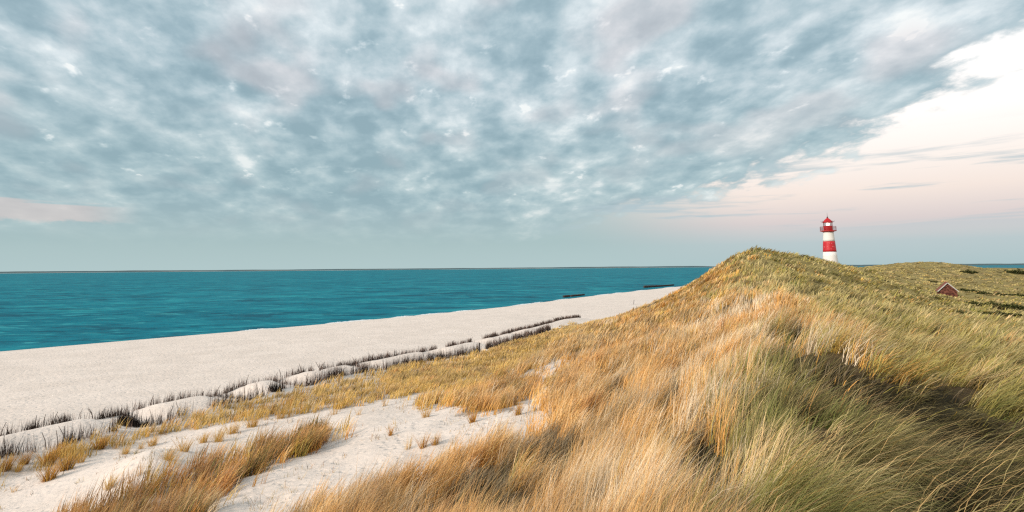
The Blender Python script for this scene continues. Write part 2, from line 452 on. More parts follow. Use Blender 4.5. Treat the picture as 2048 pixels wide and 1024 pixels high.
# patches of their own colour: pixel, distance, radius, palette index, weight
PATCH = [(at(1655, 690, 13.2), .9, 3, 2.2), (at(1745, 705, 12.2), .7, 0, 2.6), (at(1460, 780, 9.8), .7, 3, 2.2), (at(1290, 910, 6.7), .8, 3, 2.0), (at(1240, 960, 6.0), .5, 3, 1.6), (at(1160, 860, 11), 1.0, 0, 1.2),
         (at(1560, 900, 6.2), .6, 2, 1.2), (at(1620, 980, 5.0), .5, 6, 2.0), (at(1500, 1000, 4.8), .5, 6, 1.2), (at(1760, 990, 5.0), .35, 0, 2.4), (at(1480, 660, 19), 1.6, 3, 1.6), (at(1330, 730, 19), 1.6, 0, 1.2), (at(1430, 620, 32), 3.0, 3, 1.6),
         (at(1540, 730, 12.5), .8, 6, 1.5), (at(1240, 640, 42), 4.0, 2, 1.5), (at(1700, 880, 7.2), .5, 5, 1.2), (at(1560, 830, 8.0), .5, 6, 1.0), (at(1600, 660, 17), .5, 1, 1.6), (at(1010, 930, 11), .8, 5, 1.0), (at(1950, 690, 21), 4.0, 8, 2.4), (at(1850, 640, 36), 7, 8, 2.4)]


def shade_mask(X, Y):  # where shade is put into the colour
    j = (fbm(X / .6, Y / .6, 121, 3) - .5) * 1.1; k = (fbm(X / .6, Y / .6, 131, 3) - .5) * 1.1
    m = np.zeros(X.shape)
    for q in G_SHADE: m = np.maximum(m, inpoly(X + j, Y + k, q).astype(float))
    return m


SANDPATCH = gpoly([(1065, 770), (1078, 735), (1130, 712), (1200, 696), (1215, 704), (1150, 730), (1112, 760), (1100, 800), (1085, 820)])
RIDGE = [tuple(at(x, y, d)[:2]) for x, y, d in [(1230, 1024, 4.0), (1420, 900, 6.8), (1490, 800, 9.3), (1590, 715, 13.5), (1610, 640, 20), (1585, 590, 32), (1530, 548, 48), (1480, 503, 67)]]
RIDGE = [(0.2, -8)] + RIDGE + [(22, 95), (40, 150)]


def cover(X, Y):
    """how grown-over the ground is, 0 bare sand .. 1 closed grass"""
    j = (fbm(X / 1.1, Y / 1.1, 21, 3) - .5) * 1.6; k = (fbm(X / 1.1, Y / 1.1, 51, 3) - .5) * 1.6
    sc = np.clip(np.hypot(X, Y) / 22, .35, 2)
    a, b = X + j * sc, Y + k * sc
    m = inpoly(a, b, G_MAIN).astype(float)
    m = np.maximum(m, inpoly(a, b, G_T2) * .62)
    fr = inpoly(X + j * .7, Y + k * .7, G_FR)
    m = np.maximum(m, fr * np.where(fbm(X / 1.2, Y / 1.2, 77, 3) > np.interp(X, [-22, -17, -12], [.46, .33, .1]), .95, 0))
    m = np.maximum(m, inpoly(X + j * .4, Y + k * .4, G_MOUND).astype(float))
    m = np.where(inpoly(X + j * .5, Y + k * .5, SANDPATCH), m * .25, m)
    return m


# ------------------------------------------------------------------ materials
def mat(name):
    mt = bpy.data.materials.new(name); mt.use_nodes = True
    t = NT(mt.node_tree); t.n.clear()
    out = t.node('ShaderNodeOutputMaterial')
    return mt, t, out


def simple(name, col, rough=.7, noise=0.0, nscale=8.0, col2=None, bump=0.0, metal=0.0, spec=.3):
    mt, t, out = mat(name)
    p = t.node('ShaderNodeBsdfPrincipled')
    g = t.node('ShaderNodeTexCoord')
    c = col
    if col2 is not None:
        n = t.noise(g.outputs['Object'], nscale, 5, .6)
        c = t.mix(t.step(n, .5 - noise, .5 + noise), col, col2)
    t.put(p.inputs['Base Color'], c); p.inputs['Roughness'].default_value = rough; p.inputs['Metallic'].default_value = metal
    p.inputs['Specular IOR Level'].default_value = spec
    if bump:
        b = t.node('ShaderNodeBump'); b.inputs['Strength'].default_value = bump; b.inputs['Distance'].default_value = .02
        t.l.new(t.noise(g.outputs['Object'], nscale * 3, 5, .6), b.inputs['Height']); t.l.new(b.outputs[0], p.inputs['Normal'])
    t.l.new(p.outputs[0], out.inputs[0])
    return mt


# blades: colour per blade, some light through the leaf
def blade_mat(name, trans=.35):
    mt, t, out = mat(name)
    a = t.node('ShaderNodeAttribute', attribute_name='tint')
    d = t.node('ShaderNodeBsdfDiffuse'); t.l.new(a.outputs['Color'], d.inputs[0])
    tr = t.node('ShaderNodeBsdfTranslucent'); t.l.new(a.outputs['Color'], tr.inputs[0])
    ms = t.node('ShaderNodeMixShader'); ms.inputs[0].default_value = trans
    t.l.new(d.outputs[0], ms.inputs[1]); t.l.new(tr.outputs[0], ms.inputs[2]); t.l.new(ms.outputs[0], out.inputs[0])
    return mt


M_BLADE = blade_mat('marram_blade', .25)
M_TWIG = blade_mat('brushwood_twig', .0)

# ground: sand with ripples and trodden pits, thatch of dead leaves under the grass, shade painted into its hollows
M_GROUND, t, out = mat('dune_ground')
geo = t.node('ShaderNodeNewGeometry'); pos = geo.outputs['Position']
att = t.node('ShaderNodeAttribute', attribute_name='cover'); sw = t.node('ShaderNodeAttribute', attribute_name='tint')
n1 = t.noise(pos, .35, 5, .6); n2 = t.noise(pos, 3.0, 6, .65); n3 = t.noise(pos, 40.0, 3, .6)
sand = t.mix(t.step(n1, .3, .7), (.75, .64, .56), (.84, .72, .635))
sand = t.mix(t.math('MULTIPLY', t.step(n2, .55, .75), .34), sand, (.50, .44, .38))
sand = t.mix(t.math('MULTIPLY', t.step(n3, .58, .75), .09), sand, (.42, .36, .31))
wet = t.node('ShaderNodeAttribute', attribute_name='wet')
sand = t.mix(wet.outputs['Fac'], sand, (.36, .31, .26))
n4 = t.noise(pos, .9, 6, .7)
gr = t.mix(t.step(n4, .60, .40), t.mix(t.step(n2, .35, .65), sw.outputs['Color'], t.mix(.4, sw.outputs['Color'], (.05, .04, .02))), t.mix(.5, sw.outputs['Color'], (.04, .03, .015)))
base = t.mix(att.outputs['Fac'], sand, gr)
p = t.node('ShaderNodeBsdfPrincipled'); t.put(p.inputs['Base Color'], base); p.inputs['Roughness'].default_value = .95; p.inputs['Specular IOR Level'].default_value = .1
bm1 = t.node('ShaderNodeBump'); bm1.inputs['Strength'].default_value = .75; bm1.inputs['Distance'].default_value = .16
t.l.new(t.noise(pos, 2.2, 6, .62, .3), bm1.inputs['Height'])
vp = t.node('ShaderNodeTexVoronoi', feature='SMOOTH_F1'); t.l.new(pos, vp.inputs['Vector']); vp.inputs['Scale'].default_value = 2.6; vp.inputs['Smoothness'].default_value = .4
bm3 = t.node('ShaderNodeBump'); bm3.inputs['Strength'].default_value = .6; bm3.inputs['Distance'].default_value = .07
t.l.new(t.step(vp.outputs['Distance'], .03, .36), bm3.inputs['Height']); t.l.new(bm1.outputs[0], bm3.inputs['Normal'])
bm2 = t.node('ShaderNodeBump'); bm2.inputs['Strength'].default_value = .18; bm2.inputs['Distance'].default_value = .03
t.l.new(t.noise(pos, 16.0, 4, .6), bm2.inputs['Height']); t.l.new(bm3.outputs[0], bm2.inputs['Normal']); t.l.new(bm2.outputs[0], p.inputs['Normal'])
t.l.new(p.outputs[0], out.inputs[0])

# sea
M_SEA, t, out = mat('sea_water')
geo = t.node('ShaderNodeNewGeometry'); pos = geo.outputs['Position']
mp = t.node('ShaderNodeMapping'); t.l.new(pos, mp.inputs[0]); mp.inputs['Rotation'].default_value = (0, 0, math.radians(20)); mp.inputs['Scale'].default_value = (.55, 1.0, 1)
wv = mp.outputs[0]
big = t.noise(pos, .012, 4, .6); mid = t.noise(wv, .11, 5, .6); chop = t.noise(wv, .05, 9, .80, .2)
cs = t.mix(t.step(big, .35, .65), (.0, .155, .215), (.006, .192, .255))
mp2 = t.node('ShaderNodeMapping'); t.l.new(pos, mp2.inputs[0]); mp2.inputs['Rotation'].default_value = (0, 0, math.radians(-12)); mp2.inputs['Scale'].default_value = (.22, .75, 1)
wl = t.noise(mp2.outputs[0], .42, 5, .62, .2); wl2 = t.noise(mp2.outputs[0], .13, 4, .6, .2)
cs = t.mix(t.math('MULTIPLY', t.step(chop, .50, .62), .60), cs, (.02, .33, .365))
cs = t.mix(t.math('MULTIPLY', t.step(chop, .475, .39), .75), cs, (.0, .06, .10))
cs = t.mix(t.math('MULTIPLY', t.step(wl2, .56, .66), .60), cs, (.0, .055, .095))
cs = t.mix(t.math('MULTIPLY', t.step(wl, .57, .64), .55), cs, (.0, .04, .075))
cs = t.mix(t.math('MULTIPLY', t.step(wl, .44, .36), .60), cs, (.06, .40, .43))
b1 = t.node('ShaderNodeBump'); b1.inputs['Strength'].default_value = .55; b1.inputs['Distance'].default_value = .9
t.l.new(t.math('ADD', chop, t.math('MULTIPLY', mid, 1.2)), b1.inputs['Height'])
df = t.node('ShaderNodeBsdfDiffuse'); t.put(df.inputs[0], cs); t.l.new(b1.outputs[0], df.inputs['Normal'])
gl = t.node('ShaderNodeBsdfGlossy'); gl.inputs['Roughness'].default_value = .22; t.l.new(b1.outputs[0], gl.inputs['Normal'])
lw = t.node('ShaderNodeLayerWeight'); lw.inputs['Blend'].default_value = .5; t.l.new(b1.outputs[0], lw.inputs['Normal'])
ms = t.node('ShaderNodeMixShader'); t.put(ms.inputs[0], t.math('ADD', .018, t.math('MULTIPLY', t.math('POWER', lw.outputs['Facing'], 6.0), .10)))
t.l.new(df.outputs[0], ms.inputs[1]); t.l.new(gl.outputs[0], ms.inputs[2]); t.l.new(ms.outputs[0], out.inputs[0])

M_FARLAND = simple('far_shore', (.055, .10, .115), .9, .1, .002, (.085, .125, .13))  # blue-grey base carries the tint of distance haze
M_FARSAND = simple('far_sand', (.62, .57, .5), .9)
M_FOAM = simple('foam', (.86, .87, .86), .6, .2, 3.0, (.78, .82, .82), .3)


# ------------------------------------------------------------------ zones of colour (what grows there, plus painted shade)
def srgbcol(*c): return np.array(lin(*c))


C_ORANGE = np.array((.82, .40, .075)); C_RUST = np.array((.56, .23, .045)); C_STRAW = np.array((.86, .58, .26)); C_PALE = np.array((.95, .76, .53))
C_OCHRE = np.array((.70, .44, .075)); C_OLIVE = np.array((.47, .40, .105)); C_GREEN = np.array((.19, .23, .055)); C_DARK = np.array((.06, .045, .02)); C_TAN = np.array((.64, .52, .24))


def zones(X, Y, z):
    """blend weights of (orange, rust, straw, pale, ochre, olive, green, dark, tan) by place"""
    r = np.hypot(X, Y)
    d, arc, side = polydist(X, Y, RIDGE); s = d * side            # + landward
    n = fbm(X / (1 + .08 * r), Y / (1 + .08 * r), 41, 4); n2 = fbm(X / .8, Y / .8, 63, 3)
    e = s + (n - .5) * (1.2 + .12 * r) * 2.2
    land = sstep(e, -.35 - .02 * r, .5 + .04 * r)                 # seaward 0, landward 1
    far = sstep(r, 34, 52)
    land = np.maximum(land, far * sstep(e, -5, 2))
    fringe = sstep(z, 3.9, 3.0) * (s < 3)
    w = np.zeros(X.shape + (10,))
    sea = 1 - land
    w[..., 0] = sea * (.50 + .5 * n); w[..., 1] = sea * np.clip(.62 - n, 0, 1) * .9; w[..., 2] = sea * np.clip(n - .25, 0, 1) * 1.1; w[..., 3] = sea * (np.clip(n2 - .42, 0, 1) * .9 + sstep(n, .5, .68) * .6 * sstep(r, 60, 20))
    w[..., 4] = sea * (.10 + fringe * 2.2) + far * sea * .4
    w[..., 0] *= 1 - .6 * fringe; w[..., 3] *= 1 - .9 * fringe
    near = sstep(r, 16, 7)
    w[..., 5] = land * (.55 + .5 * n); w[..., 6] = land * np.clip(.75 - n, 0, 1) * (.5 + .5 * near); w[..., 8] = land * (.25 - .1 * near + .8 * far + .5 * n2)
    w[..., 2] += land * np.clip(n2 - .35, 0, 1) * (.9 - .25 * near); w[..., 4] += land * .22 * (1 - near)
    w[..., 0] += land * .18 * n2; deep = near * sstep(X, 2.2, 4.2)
    w[..., 7] = land * (near * .8 + deep * 2.1 + .10); w[..., 6] += land * deep * .9  # extra dark and green share stands in for shade on the lee slope
    for c, R, q, a in PATCH:
        w[..., q] += a * np.exp(-((X - c[0]) ** 2 + (Y - c[1]) ** 2) / R ** 2)
    w[..., 9] = sstep(r, 110, 200) * 1.1 * n
    w /= w.sum(-1, keepdims=True)
    mound = inpoly(X, Y, G_MOUND)
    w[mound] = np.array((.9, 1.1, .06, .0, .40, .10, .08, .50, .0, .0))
    w /= w.sum(-1, keepdims=True)
    return w, s


PAL = np.stack([C_ORANGE, C_RUST, C_STRAW, C_PALE, C_OCHRE, C_OLIVE, C_GREEN, C_DARK, C_TAN, np.array((.36, .25, .12))])

# ------------------------------------------------------------------ ground sheet
az_f = np.linspace(-math.radians(76), math.radians(76), 700); az_b = np.linspace(math.radians(76), math.radians(284), 56)[1:-1]
AZ = np.concatenate([az_f, az_b]); na = len(AZ)
RR = np.concatenate([[0.35, .8, 1.4], np.exp(np.linspace(math.log(2.0), math.log(330), 300)), np.exp(np.linspace(math.log(345), math.log(3200), 36))]); nr = len(RR)
GX = RR[:, None] * np.sin(AZ)[None]; GY = RR[:, None] * np.cos(AZ)[None]
GZ = height(GX, GY)
verts = np.stack([GX, GY, GZ], -1).reshape(-1, 3)
ctr = np.array([[0, 0, float(height(np.array([0.]), np.array([0.]))[0])]])
verts = np.concatenate([verts, ctr])
ii, jj = np.meshgrid(np.arange(nr - 1), np.arange(na), indexing='ij'); j2 = (jj + 1) % na
quads = np.stack([ii * na + jj, (ii + 1) * na + jj, (ii + 1) * na + j2, ii * na + j2], -1).reshape(-1, 4)
cen = nr * na
tris = np.stack([np.full(na, cen), np.arange(na), (np.arange(na) + 1) % na], -1)


def raw_mesh(name, verts, loops, starts, tint=None, floats=None, smooth=True):
    me = bpy.data.meshes.new(name)
    me.vertices.add(len(verts)); me.vertices.foreach_set('co', np.ascontiguousarray(verts, np.float32).ravel())
    me.loops.add(len(loops)); me.loops.foreach_set('vertex_index', loops.astype(np.int32))
    me.polygons.add(len(starts)); me.polygons.foreach_set('loop_start', starts.astype(np.int32))
    if smooth: me.polygons.foreach_set('use_smooth', np.ones(len(starts), bool))
    if tint is not None:
        a = me.attributes.new('tint', 'FLOAT_COLOR', 'POINT')
        a.data.foreach_set('color', np.concatenate([tint, np.ones((len(tint), 1))], 1).astype(np.float32).ravel())
    for k, vls in (floats or {}).items():
        a = me.attributes.new(k, 'FLOAT', 'POINT'); a.data.foreach_set('value', vls.astype(np.float32))
    me.update(calc_edges=True)
    return me


vx, vy, vz = verts.T
wz, sr_ = zones(vx, vy, vz)
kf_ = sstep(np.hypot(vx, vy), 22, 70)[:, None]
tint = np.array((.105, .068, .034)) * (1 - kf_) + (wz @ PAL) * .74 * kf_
dsh, _, sdh = polydist(vx, vy, SHORE); ssh = dsh * sdh
cov = cover(vx, vy)
shd_ = (shade_mask(vx, vy) * cov)[:, None]
tint = tint * (1 - shd_) + np.array((.028, .022, .010)) * shd_  # ground colour darkened to paint the shade of the hollows
loops = np.concatenate([quads.ravel(), tris.ravel()])
starts = np.concatenate([np.arange(len(quads)) * 4, len(quads) * 4 + np.arange(len(tris)) * 3])
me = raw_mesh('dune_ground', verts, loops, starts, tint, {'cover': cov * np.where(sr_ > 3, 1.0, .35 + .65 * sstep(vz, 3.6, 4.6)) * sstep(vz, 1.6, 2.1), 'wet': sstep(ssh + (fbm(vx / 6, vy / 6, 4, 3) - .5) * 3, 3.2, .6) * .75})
tag(link('dune_ground', me, M_GROUND), kind='structure')

# ------------------------------------------------------------------ sea, far shore, foam
RS = np.concatenate([np.exp(np.linspace(math.log(8), math.log(420), 150)), np.exp(np.linspace(math.log(440), math.log(60000), 60))])
AS = np.concatenate([np.linspace(-math.radians(56), math.radians(56), 320), np.linspace(math.radians(56), math.radians(304), 50)[1:-1]])
sx = RS[:, None] * np.sin(AS)[None]; sy = RS[:, None] * np.cos(AS)[None]
sz = ((fbm(sx / 7.5 + sy / 19., sy / 3.2, 71, 3) - .5) * .42) * sstep(RS, 1500, 200)[:, None] * sstep(polydist(sx, sy, SHORE)[0], 1, 22)
sver = np.stack([sx, sy, sz], -1).reshape(-1, 3); nS_ = len(AS)
ii, jj = np.meshgrid(np.arange(len(RS) - 1), np.arange(nS_), indexing='ij'); j2 = (jj + 1) % nS_
sq = np.stack([ii * nS_ + jj, (ii + 1) * nS_ + jj, (ii + 1) * nS_ + j2, ii * nS_ + j2], -1).reshape(-1, 4)
tag(link('sea', raw_mesh('sea', sver, sq.ravel(), np.arange(len(sq)) * 4), M_SEA), kind='structure')


def far_strip(name, a0, a1, R, h0, h1, material, seed, depth=400):
    a = np.radians(np.linspace(a0, a1, 260)); n = len(a)
    hh = h0 + (h1 - h0) * fbm(np.linspace(0, 26, n), np.zeros(n) + .5, seed, 5)
    hh *= sstep(np.linspace(0, 1, n), 0, .06) * sstep(np.linspace(1, 0, n), 0, .06)
    rows = []
    for rr, k in ((R, -.05), (R + depth * .15, .8), (R + depth * .5, 1.0), (R + depth, .1)):
        rows.append(np.stack([np.sin(a) * rr, np.cos(a) * rr, hh * k - (1 if k < 0 else 0)], -1))
    vs = np.concatenate(rows)
    q = [(r * n + i, r * n + i + 1, (r + 1) * n + i + 1, (r + 1) * n + i) for r in range(3) for i in range(n - 1)]
    q = np.array(q)
    return tag(link(name, raw_mesh(name, vs, q.ravel(), np.arange(len(q)) * 4), material), kind='structure')


far_strip('far_shore', -50, 22, 7000, 11, 20, M_FARLAND, 3)
far_strip('far_beach', -50, 22, 6940, -.5, 3.2, M_FARSAND, 13, 50)
far_strip('far_shore', 26, 56, 6000, 10, 17, M_FARLAND, 8)

S_ARC = np.concatenate([[0], np.cumsum([math.hypot(b[0] - a[0], b[1] - a[1]) for a, b in zip(SHORE[:-1], SHORE[1:])])])
fm = MB()
for px, py, L, wd in [(690, 641, 4.5, .55), (660, 645, 2.5, .35), (1008, 608, 7, .8), (1045, 605, 4, .6), (1100, 599, 6, .7), (1182, 589, 8, 1.0), (1215, 586, 6, .8), (500, 658, 3, .3), (900, 621, 4, .5), (1255, 581, 8, .9), (780, 632, 3, .35), (1320, 575, 9, .8), (840, 627, 5, .35)]:
    d = ray(px, py); q = EYE + d * (-9.97 / d[2])
    dd, aa, _ = polydist(np.array([q[0]]), np.array([q[1]]), SHORE)
    n = 22; vs = []
    for i in range(n + 1):
        tt = i / n * 2 - 1; half = .85 * wd * (1 - tt * tt) * random.uniform(.4, 1.2) + .02; off = random.uniform(-.15, .15) - .1
        ar = aa[0] + L * tt; k_ = int(np.clip(np.searchsorted(S_ARC, ar) - 1, 0, len(SHORE) - 2)); f_ = (ar - S_ARC[k_]) / (S_ARC[k_ + 1] - S_ARC[k_])
        (x0, y0), (x1, y1) = SHORE[k_], SHORE[k_ + 1]; L0 = math.hypot(x1 - x0, y1 - y0); tx, ty = (x1 - x0) / L0, (y1 - y0) / L0
        cx, cy = x0 + (x1 - x0) * f_, y0 + (y1 - y0) * f_
        for sgn in (-1, 1):
            vs.append((cx + ty * (off + sgn * half), cy - tx * (off + sgn * half), .05))
        vs.append((cx + ty * off, cy - tx * off, .05 + .18 * (1 - tt * tt) * random.uniform(.5, 1)))
    fs = []
    for i in range(n):
        b = i * 3; fs += [(b, b + 3, b + 5, b + 2), (b + 2, b + 5, b + 4, b + 1)]
    fm.add(vs, fs)
tag(fm.build('surf_foam', M_FOAM, smooth=True), 'thin white lines of surf foam breaking along the waterline', 'foam', kind='stuff')


# ------------------------------------------------------------------ blades
def ribbon_mesh(name, root, length, width, azi, th0, th1, c0, c1, segs=3, twist=None):
    n = len(root)
    if twist is None: twist = rng.uniform(-1.1, 1.1, n)
    P = [root]; cur = root.copy()
    sa, ca = np.sin(azi), np.cos(azi)
    for k in range(segs):
        th = th0 + (th1 - th0) * ((k + .5) / segs) ** 1.3
        st = length / segs
        cur = cur + np.stack([sa * np.sin(th) * st, ca * np.sin(th) * st, np.cos(th) * st], -1)
        P.append(cur)
    wa = azi + math.pi / 2 + twist
    wv = np.stack([np.sin(wa), np.cos(wa), np.zeros(n)], -1)
    nv = 2 * segs + 1
    V = np.empty((n, nv, 3), np.float32); Cc = np.empty((n, nv, 3), np.float32)
    for k in range(segs):
        hw = (width * (1 - .55 * (k / segs)) / 2)[:, None] * wv
        V[:, 2 * k] = P[k] - hw; V[:, 2 * k + 1] = P[k] + hw
        f = k / segs
        Cc[:, 2 * k] = Cc[:, 2 * k + 1] = c0 * (1 - f) + c1 * f
    V[:, nv - 1] = P[segs]; Cc[:, nv - 1] = c1
    pat = []; st = [0]
    for k in range(segs - 1):
        pat += [2 * k, 2 * k + 1, 2 * k + 3, 2 * k + 2]; st.append(len(pat))
    pat += [2 * segs - 2, 2 * segs - 1, 2 * segs]
    pat = np.array(pat); st = np.array(st); nl = len(pat)
    loops = (np.arange(n)[:, None] * nv + pat[None]).ravel(); starts = (np.arange(n)[:, None] * nl + st[None]).ravel()
    return raw_mesh(name, V.reshape(-1, 3), loops, starts, Cc.reshape(-1, 3), smooth=False)


def bil_height(X, Y):
    """height read back from the ground sheet, so blades stand on the drawn surface"""
    r = np.hypot(X, Y); a = np.arctan2(X, Y)
    lr = np.interp(np.log(np.maximum(r, .36)), np.log(RR), np.arange(nr))
    da = az_f[1] - az_f[0]; la = np.clip((a - az_f[0]) / da, 0, len(az_f) - 1.001)
    i = np.minimum(lr.astype(int), nr - 2); j = la.astype(int); fi = lr - i; fj = la - j
    return (GZ[i, j] * (1 - fi) + GZ[i + 1, j] * fi) * (1 - fj) + (GZ[i, j + 1] * (1 - fi) + GZ[i + 1, j + 1] * fi) * fj


def worley(x, y, cell, seed):
    """tussock pattern: distance to the nearest centre (in cells), its random number, offset from it"""
    gx, gy = np.floor(x / cell), np.floor(y / cell)
    best = np.full(x.shape, 9.0); idr = np.zeros(x.shape); ox = np.zeros(x.shape); oy = np.zeros(x.shape)
    for i in (-1, 0, 1):
        for j in (-1, 0, 1):
            hx, hy = hash2(gx + i, gy + j, seed), hash2(gx + i, gy + j, seed + 5)
            dx, dy = x / cell - (gx + i + hx), y / cell - (gy + j + hy)
            d = np.hypot(dx, dy); k = d < best
            best = np.where(k, d, best); idr = np.where(k, hash2(gx + i, gy + j, seed + 9), idr); ox = np.where(k, dx, ox); oy = np.where(k, dy, oy)
    return best, idr, ox, oy


def scatter(nclump, r0, r1, a0, a1, gam=0.0):
    """clump centres: even in bearing and in log distance"""
    uu = rng.random(nclump)
    if gam: uu = uu ** gam
    r = np.exp(math.log(r0) + (math.log(r1) - math.log(r0)) * uu)
    a = np.radians(rng.uniform(a0, a1, nclump))
    return r * np.sin(a), r * np.cos(a)


def grass_field(nclump, per, r0, r1, a0, a1, gam=0.0):
    cx, cy = scatter(nclump, r0, r1, a0, a1, gam)
    cv = cover(cx + rng.normal(0, .38, len(cx)), cy + rng.normal(0, .38, len(cx)))
    cv = np.where(inpoly(cx, cy, G_MOUND), 1.0, cv)
    k = rng.random(len(cx)) < cv
    cx, cy = cx[k], cy[k]
    d, _, sd = polydist(cx, cy, SHORE); k = d * sd > 20; cx, cy = cx[k], cy[k]
    # marram stands in tussocks with open gaps between them
    wx_, wy_ = cx + (fbm(cx / .9, cy / .9, 7, 2) - .5) * .7, cy + (fbm(cx / .9, cy / .9, 8, 2) - .5) * .7
    tus, tid, tox, toy = worley(wx_, wy_, 1.05, 33)
    k = rng.random(len(cx)) < inpoly(cx, cy, G_MOUND) * .6 + inpoly(cx, cy, G_FR) * sstep(cx, -19, -13) * .45 + np.interp(np.hypot(cx, cy), [10, 40], [.035, .26]) + .84 * sstep(tus, .60, .28); cx, cy, tus, tid, tox, toy = [q[k] for q in (cx, cy, tus, tid, tox, toy)]
    r = np.hypot(cx, cy); cz = bil_height(cx, cy)
    w, s = zones(cx, cy, cz)
    land = sstep(s, -.3, 1.2 + .05 * r)
    # wind: from the sea, swirling a little
    flow = (fbm(cx / (2.5 + .05 * r), cy / (2.5 + .05 * r), 91, 3) - .5) * 1.9
    az0 = math.radians(72) + flow + land * math.radians(32) * sstep(r, 30, 10) + land * .3
    mound = inpoly(cx, cy, G_MOUND); fringe = sstep(cz, 3.7, 2.8) * (s < 3)
    bend = .25 * land * sstep(r, 25, 8) + .35 * sstep(r, 45, 80) + np.clip(.55 + .5 * fbm(cx / 2., cy / 2., 101, 3) + land * .35 - fringe * .35, .15, 1.5)
    hollow = shade_mask(cx, cy)
    L0 = np.where(fringe > .5, .50, .72) * np.interp(r, [3, 14, 45, 90, 200], [.92, 1.0, .85, .52, .55])
    L0 = np.where(mound, .80, L0) * (1.22 - .75 * np.minimum(tus, .8)) * (.82 + .36 * tid)
    crad = np.clip(.05 + .007 * r, .05, .6)
    # clump palette: two entries each
    cw = np.cumsum(w, 1); pick = lambda: np.minimum((rng.random(len(cx))[:, None] > cw).sum(1), 9)
    p1 = np.minimum((((tid * 7.31 + tox * .0) % 1.0)[:, None] > cw).sum(1), 9); p1 = np.where(rng.random(len(cx)) < .55, p1, pick()); p2 = pick()
    n = len(cx); idx = np.repeat(np.arange(n), per); m = len(idx)
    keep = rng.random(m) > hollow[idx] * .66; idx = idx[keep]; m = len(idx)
    ang = rng.uniform(0, 2 * math.pi, m); rad = crad[idx] * np.sqrt(rng.random(m))
    bx = cx[idx] + rad * np.cos(ang); by = cy[idx] + rad * np.sin(ang)
    k = np.hypot(bx, by) > 2.0; idx, bx, by, ang, rad = idx[k], bx[k], by[k], ang[k], rad[k]; m = len(idx)
    bz = bil_height(bx, by) - .02
    rr = r[idx]
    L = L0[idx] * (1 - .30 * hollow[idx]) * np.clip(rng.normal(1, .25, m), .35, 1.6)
    wd = np.maximum(.0062, rr * .00098) * rng.uniform(.6, 1.3, m) * np.interp(rr, [0, 40, 70, 120], [1, 1.15, 1.6, 1.9])
    lock_ = rng.normal(0, .30, n); azi = az0[idx] + rng.normal(0, .20, m) + lock_[idx] + (tid[idx] - .5) * .9
    th0 = np.clip(rng.normal(.22, .16, m) + .25 * bend[idx] * land[idx], -.2, 1.2)
    lb_ = rng.uniform(.5, 1.5, n); th1 = np.clip(th0 + bend[idx] * (lb_[idx] + rng.normal(0, .2, m)), .1, 2.1)
    col = np.where((rng.random(m) < .7)[:, None], PAL[p1[idx]], PAL[p2[idx]])
    lv_ = rng.uniform(.72, 1.18, n); col = col * (lv_[idx] * rng.uniform(.8, 1.2, m))[:, None]
    fs_ = sstep(rr, 90, 180)[:, None] * .6; mean_ = (w @ PAL)[idx] * .85; col = col * (1 - fs_) + mean_ * fs_
    tb_ = .66 + .62 * ((tid * 13.7) % 1.0); tb_ = tb_ * np.interp(r, [40, 100, 200], [1, 1, 1]); col = col * tb_[idx][:, None]
    dk = (hollow[idx] * (rng.random(m) < .86))[:, None] * .93  # most blades in the hollows get painted shade
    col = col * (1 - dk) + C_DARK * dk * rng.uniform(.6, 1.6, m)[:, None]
    dd_ = (rng.random(n) < .16) * sstep(r, 30, 45); col = col * (1 - .72 * dd_[idx][:, None])
    straw = np.where((p1[idx] <= 4)[:, None], C_PALE, C_TAN)
    c1 = col * .62 + straw * .38
    c0 = col * .93
    zone = np.where(mound[idx], 3, np.where(fringe[idx] > .5, 2, np.where(land[idx] > .5, 1, 0)))
    return dict(root=np.stack([bx, by, bz], -1), length=L, width=wd, azi=azi, th0=th0, th1=th1, c0=c0, c1=c1, zone=zone)


parts = [grass_field(31000, 13, 2.6, 30, -20, 47), grass_field(30000, 10, 28, 300, -12, 47, .95), grass_field(13000, 12, 13, 75, -44, 8), grass_field(6500, 12, 2.6, 26, 47, 75)]
G = {k: np.concatenate([p[k] for p in parts]) for k in parts[0]}
for zi, nm, lb in [(0, 'marram_grass', 'windblown golden orange marram grass on the seaward slope of the dune'),
                   (1, 'dune_grass', 'olive green and straw dune grass over the landward slopes and valley'),
                   (2, 'fringe_grass', 'yellow ochre grass growing along the foot of the landward brushwood fence'),
                   (3, 'bank_grass', 'dense deep orange grass bank with a dark underside on the bare sand')]:
    k = G['zone'] == zi
    if k.any():
        me = ribbon_mesh(nm, *[G[q][k] for q in ('root', 'length', 'width', 'azi', 'th0', 'th1', 'c0', 'c1')])
        tag(link(nm, me, M_BLADE), lb, 'grass', kind='stuff')
print('blades', len(G['zone']), [int((G['zone'] == q).sum()) for q in range(4)])


# long pale strands combed over the dark hollows of the lee side
hs = []
for c, R, h in HOL_NEAR:
    q = 60 if c[0] > 2.5 else 30
    hs.append(np.stack([c[0] - R * .5 + rng.normal(0, R * .8, q), c[1] + R * .2 + rng.normal(0, R * .8, q)], -1))
hs = np.concatenate(hs); m = len(hs)
root = np.concatenate([hs, (bil_height(hs[:, 0], hs[:, 1]) + .05)[:, None]], 1)
lee = sstep(hs[:, 0], 2.0, 4.5)
c = np.where((rng.random(m) < .6)[:, None], C_STRAW, C_TAN) * rng.uniform(.6, 1.1, m)[:, None]
me = ribbon_mesh('loose_strands', root, rng.uniform(.5, 1.15, m), rng.uniform(.005, .009, m), math.radians(82) + lee * math.radians(38) + rng.normal(0, .3, m), rng.uniform(.2, .8, m), rng.uniform(1.2, 1.9, m), c * .9, c, segs=4)
tag(link('loose_strands', me, M_BLADE), 'long loose pale straw strands combed over the dark hollows in the grass', 'grass', kind='stuff')


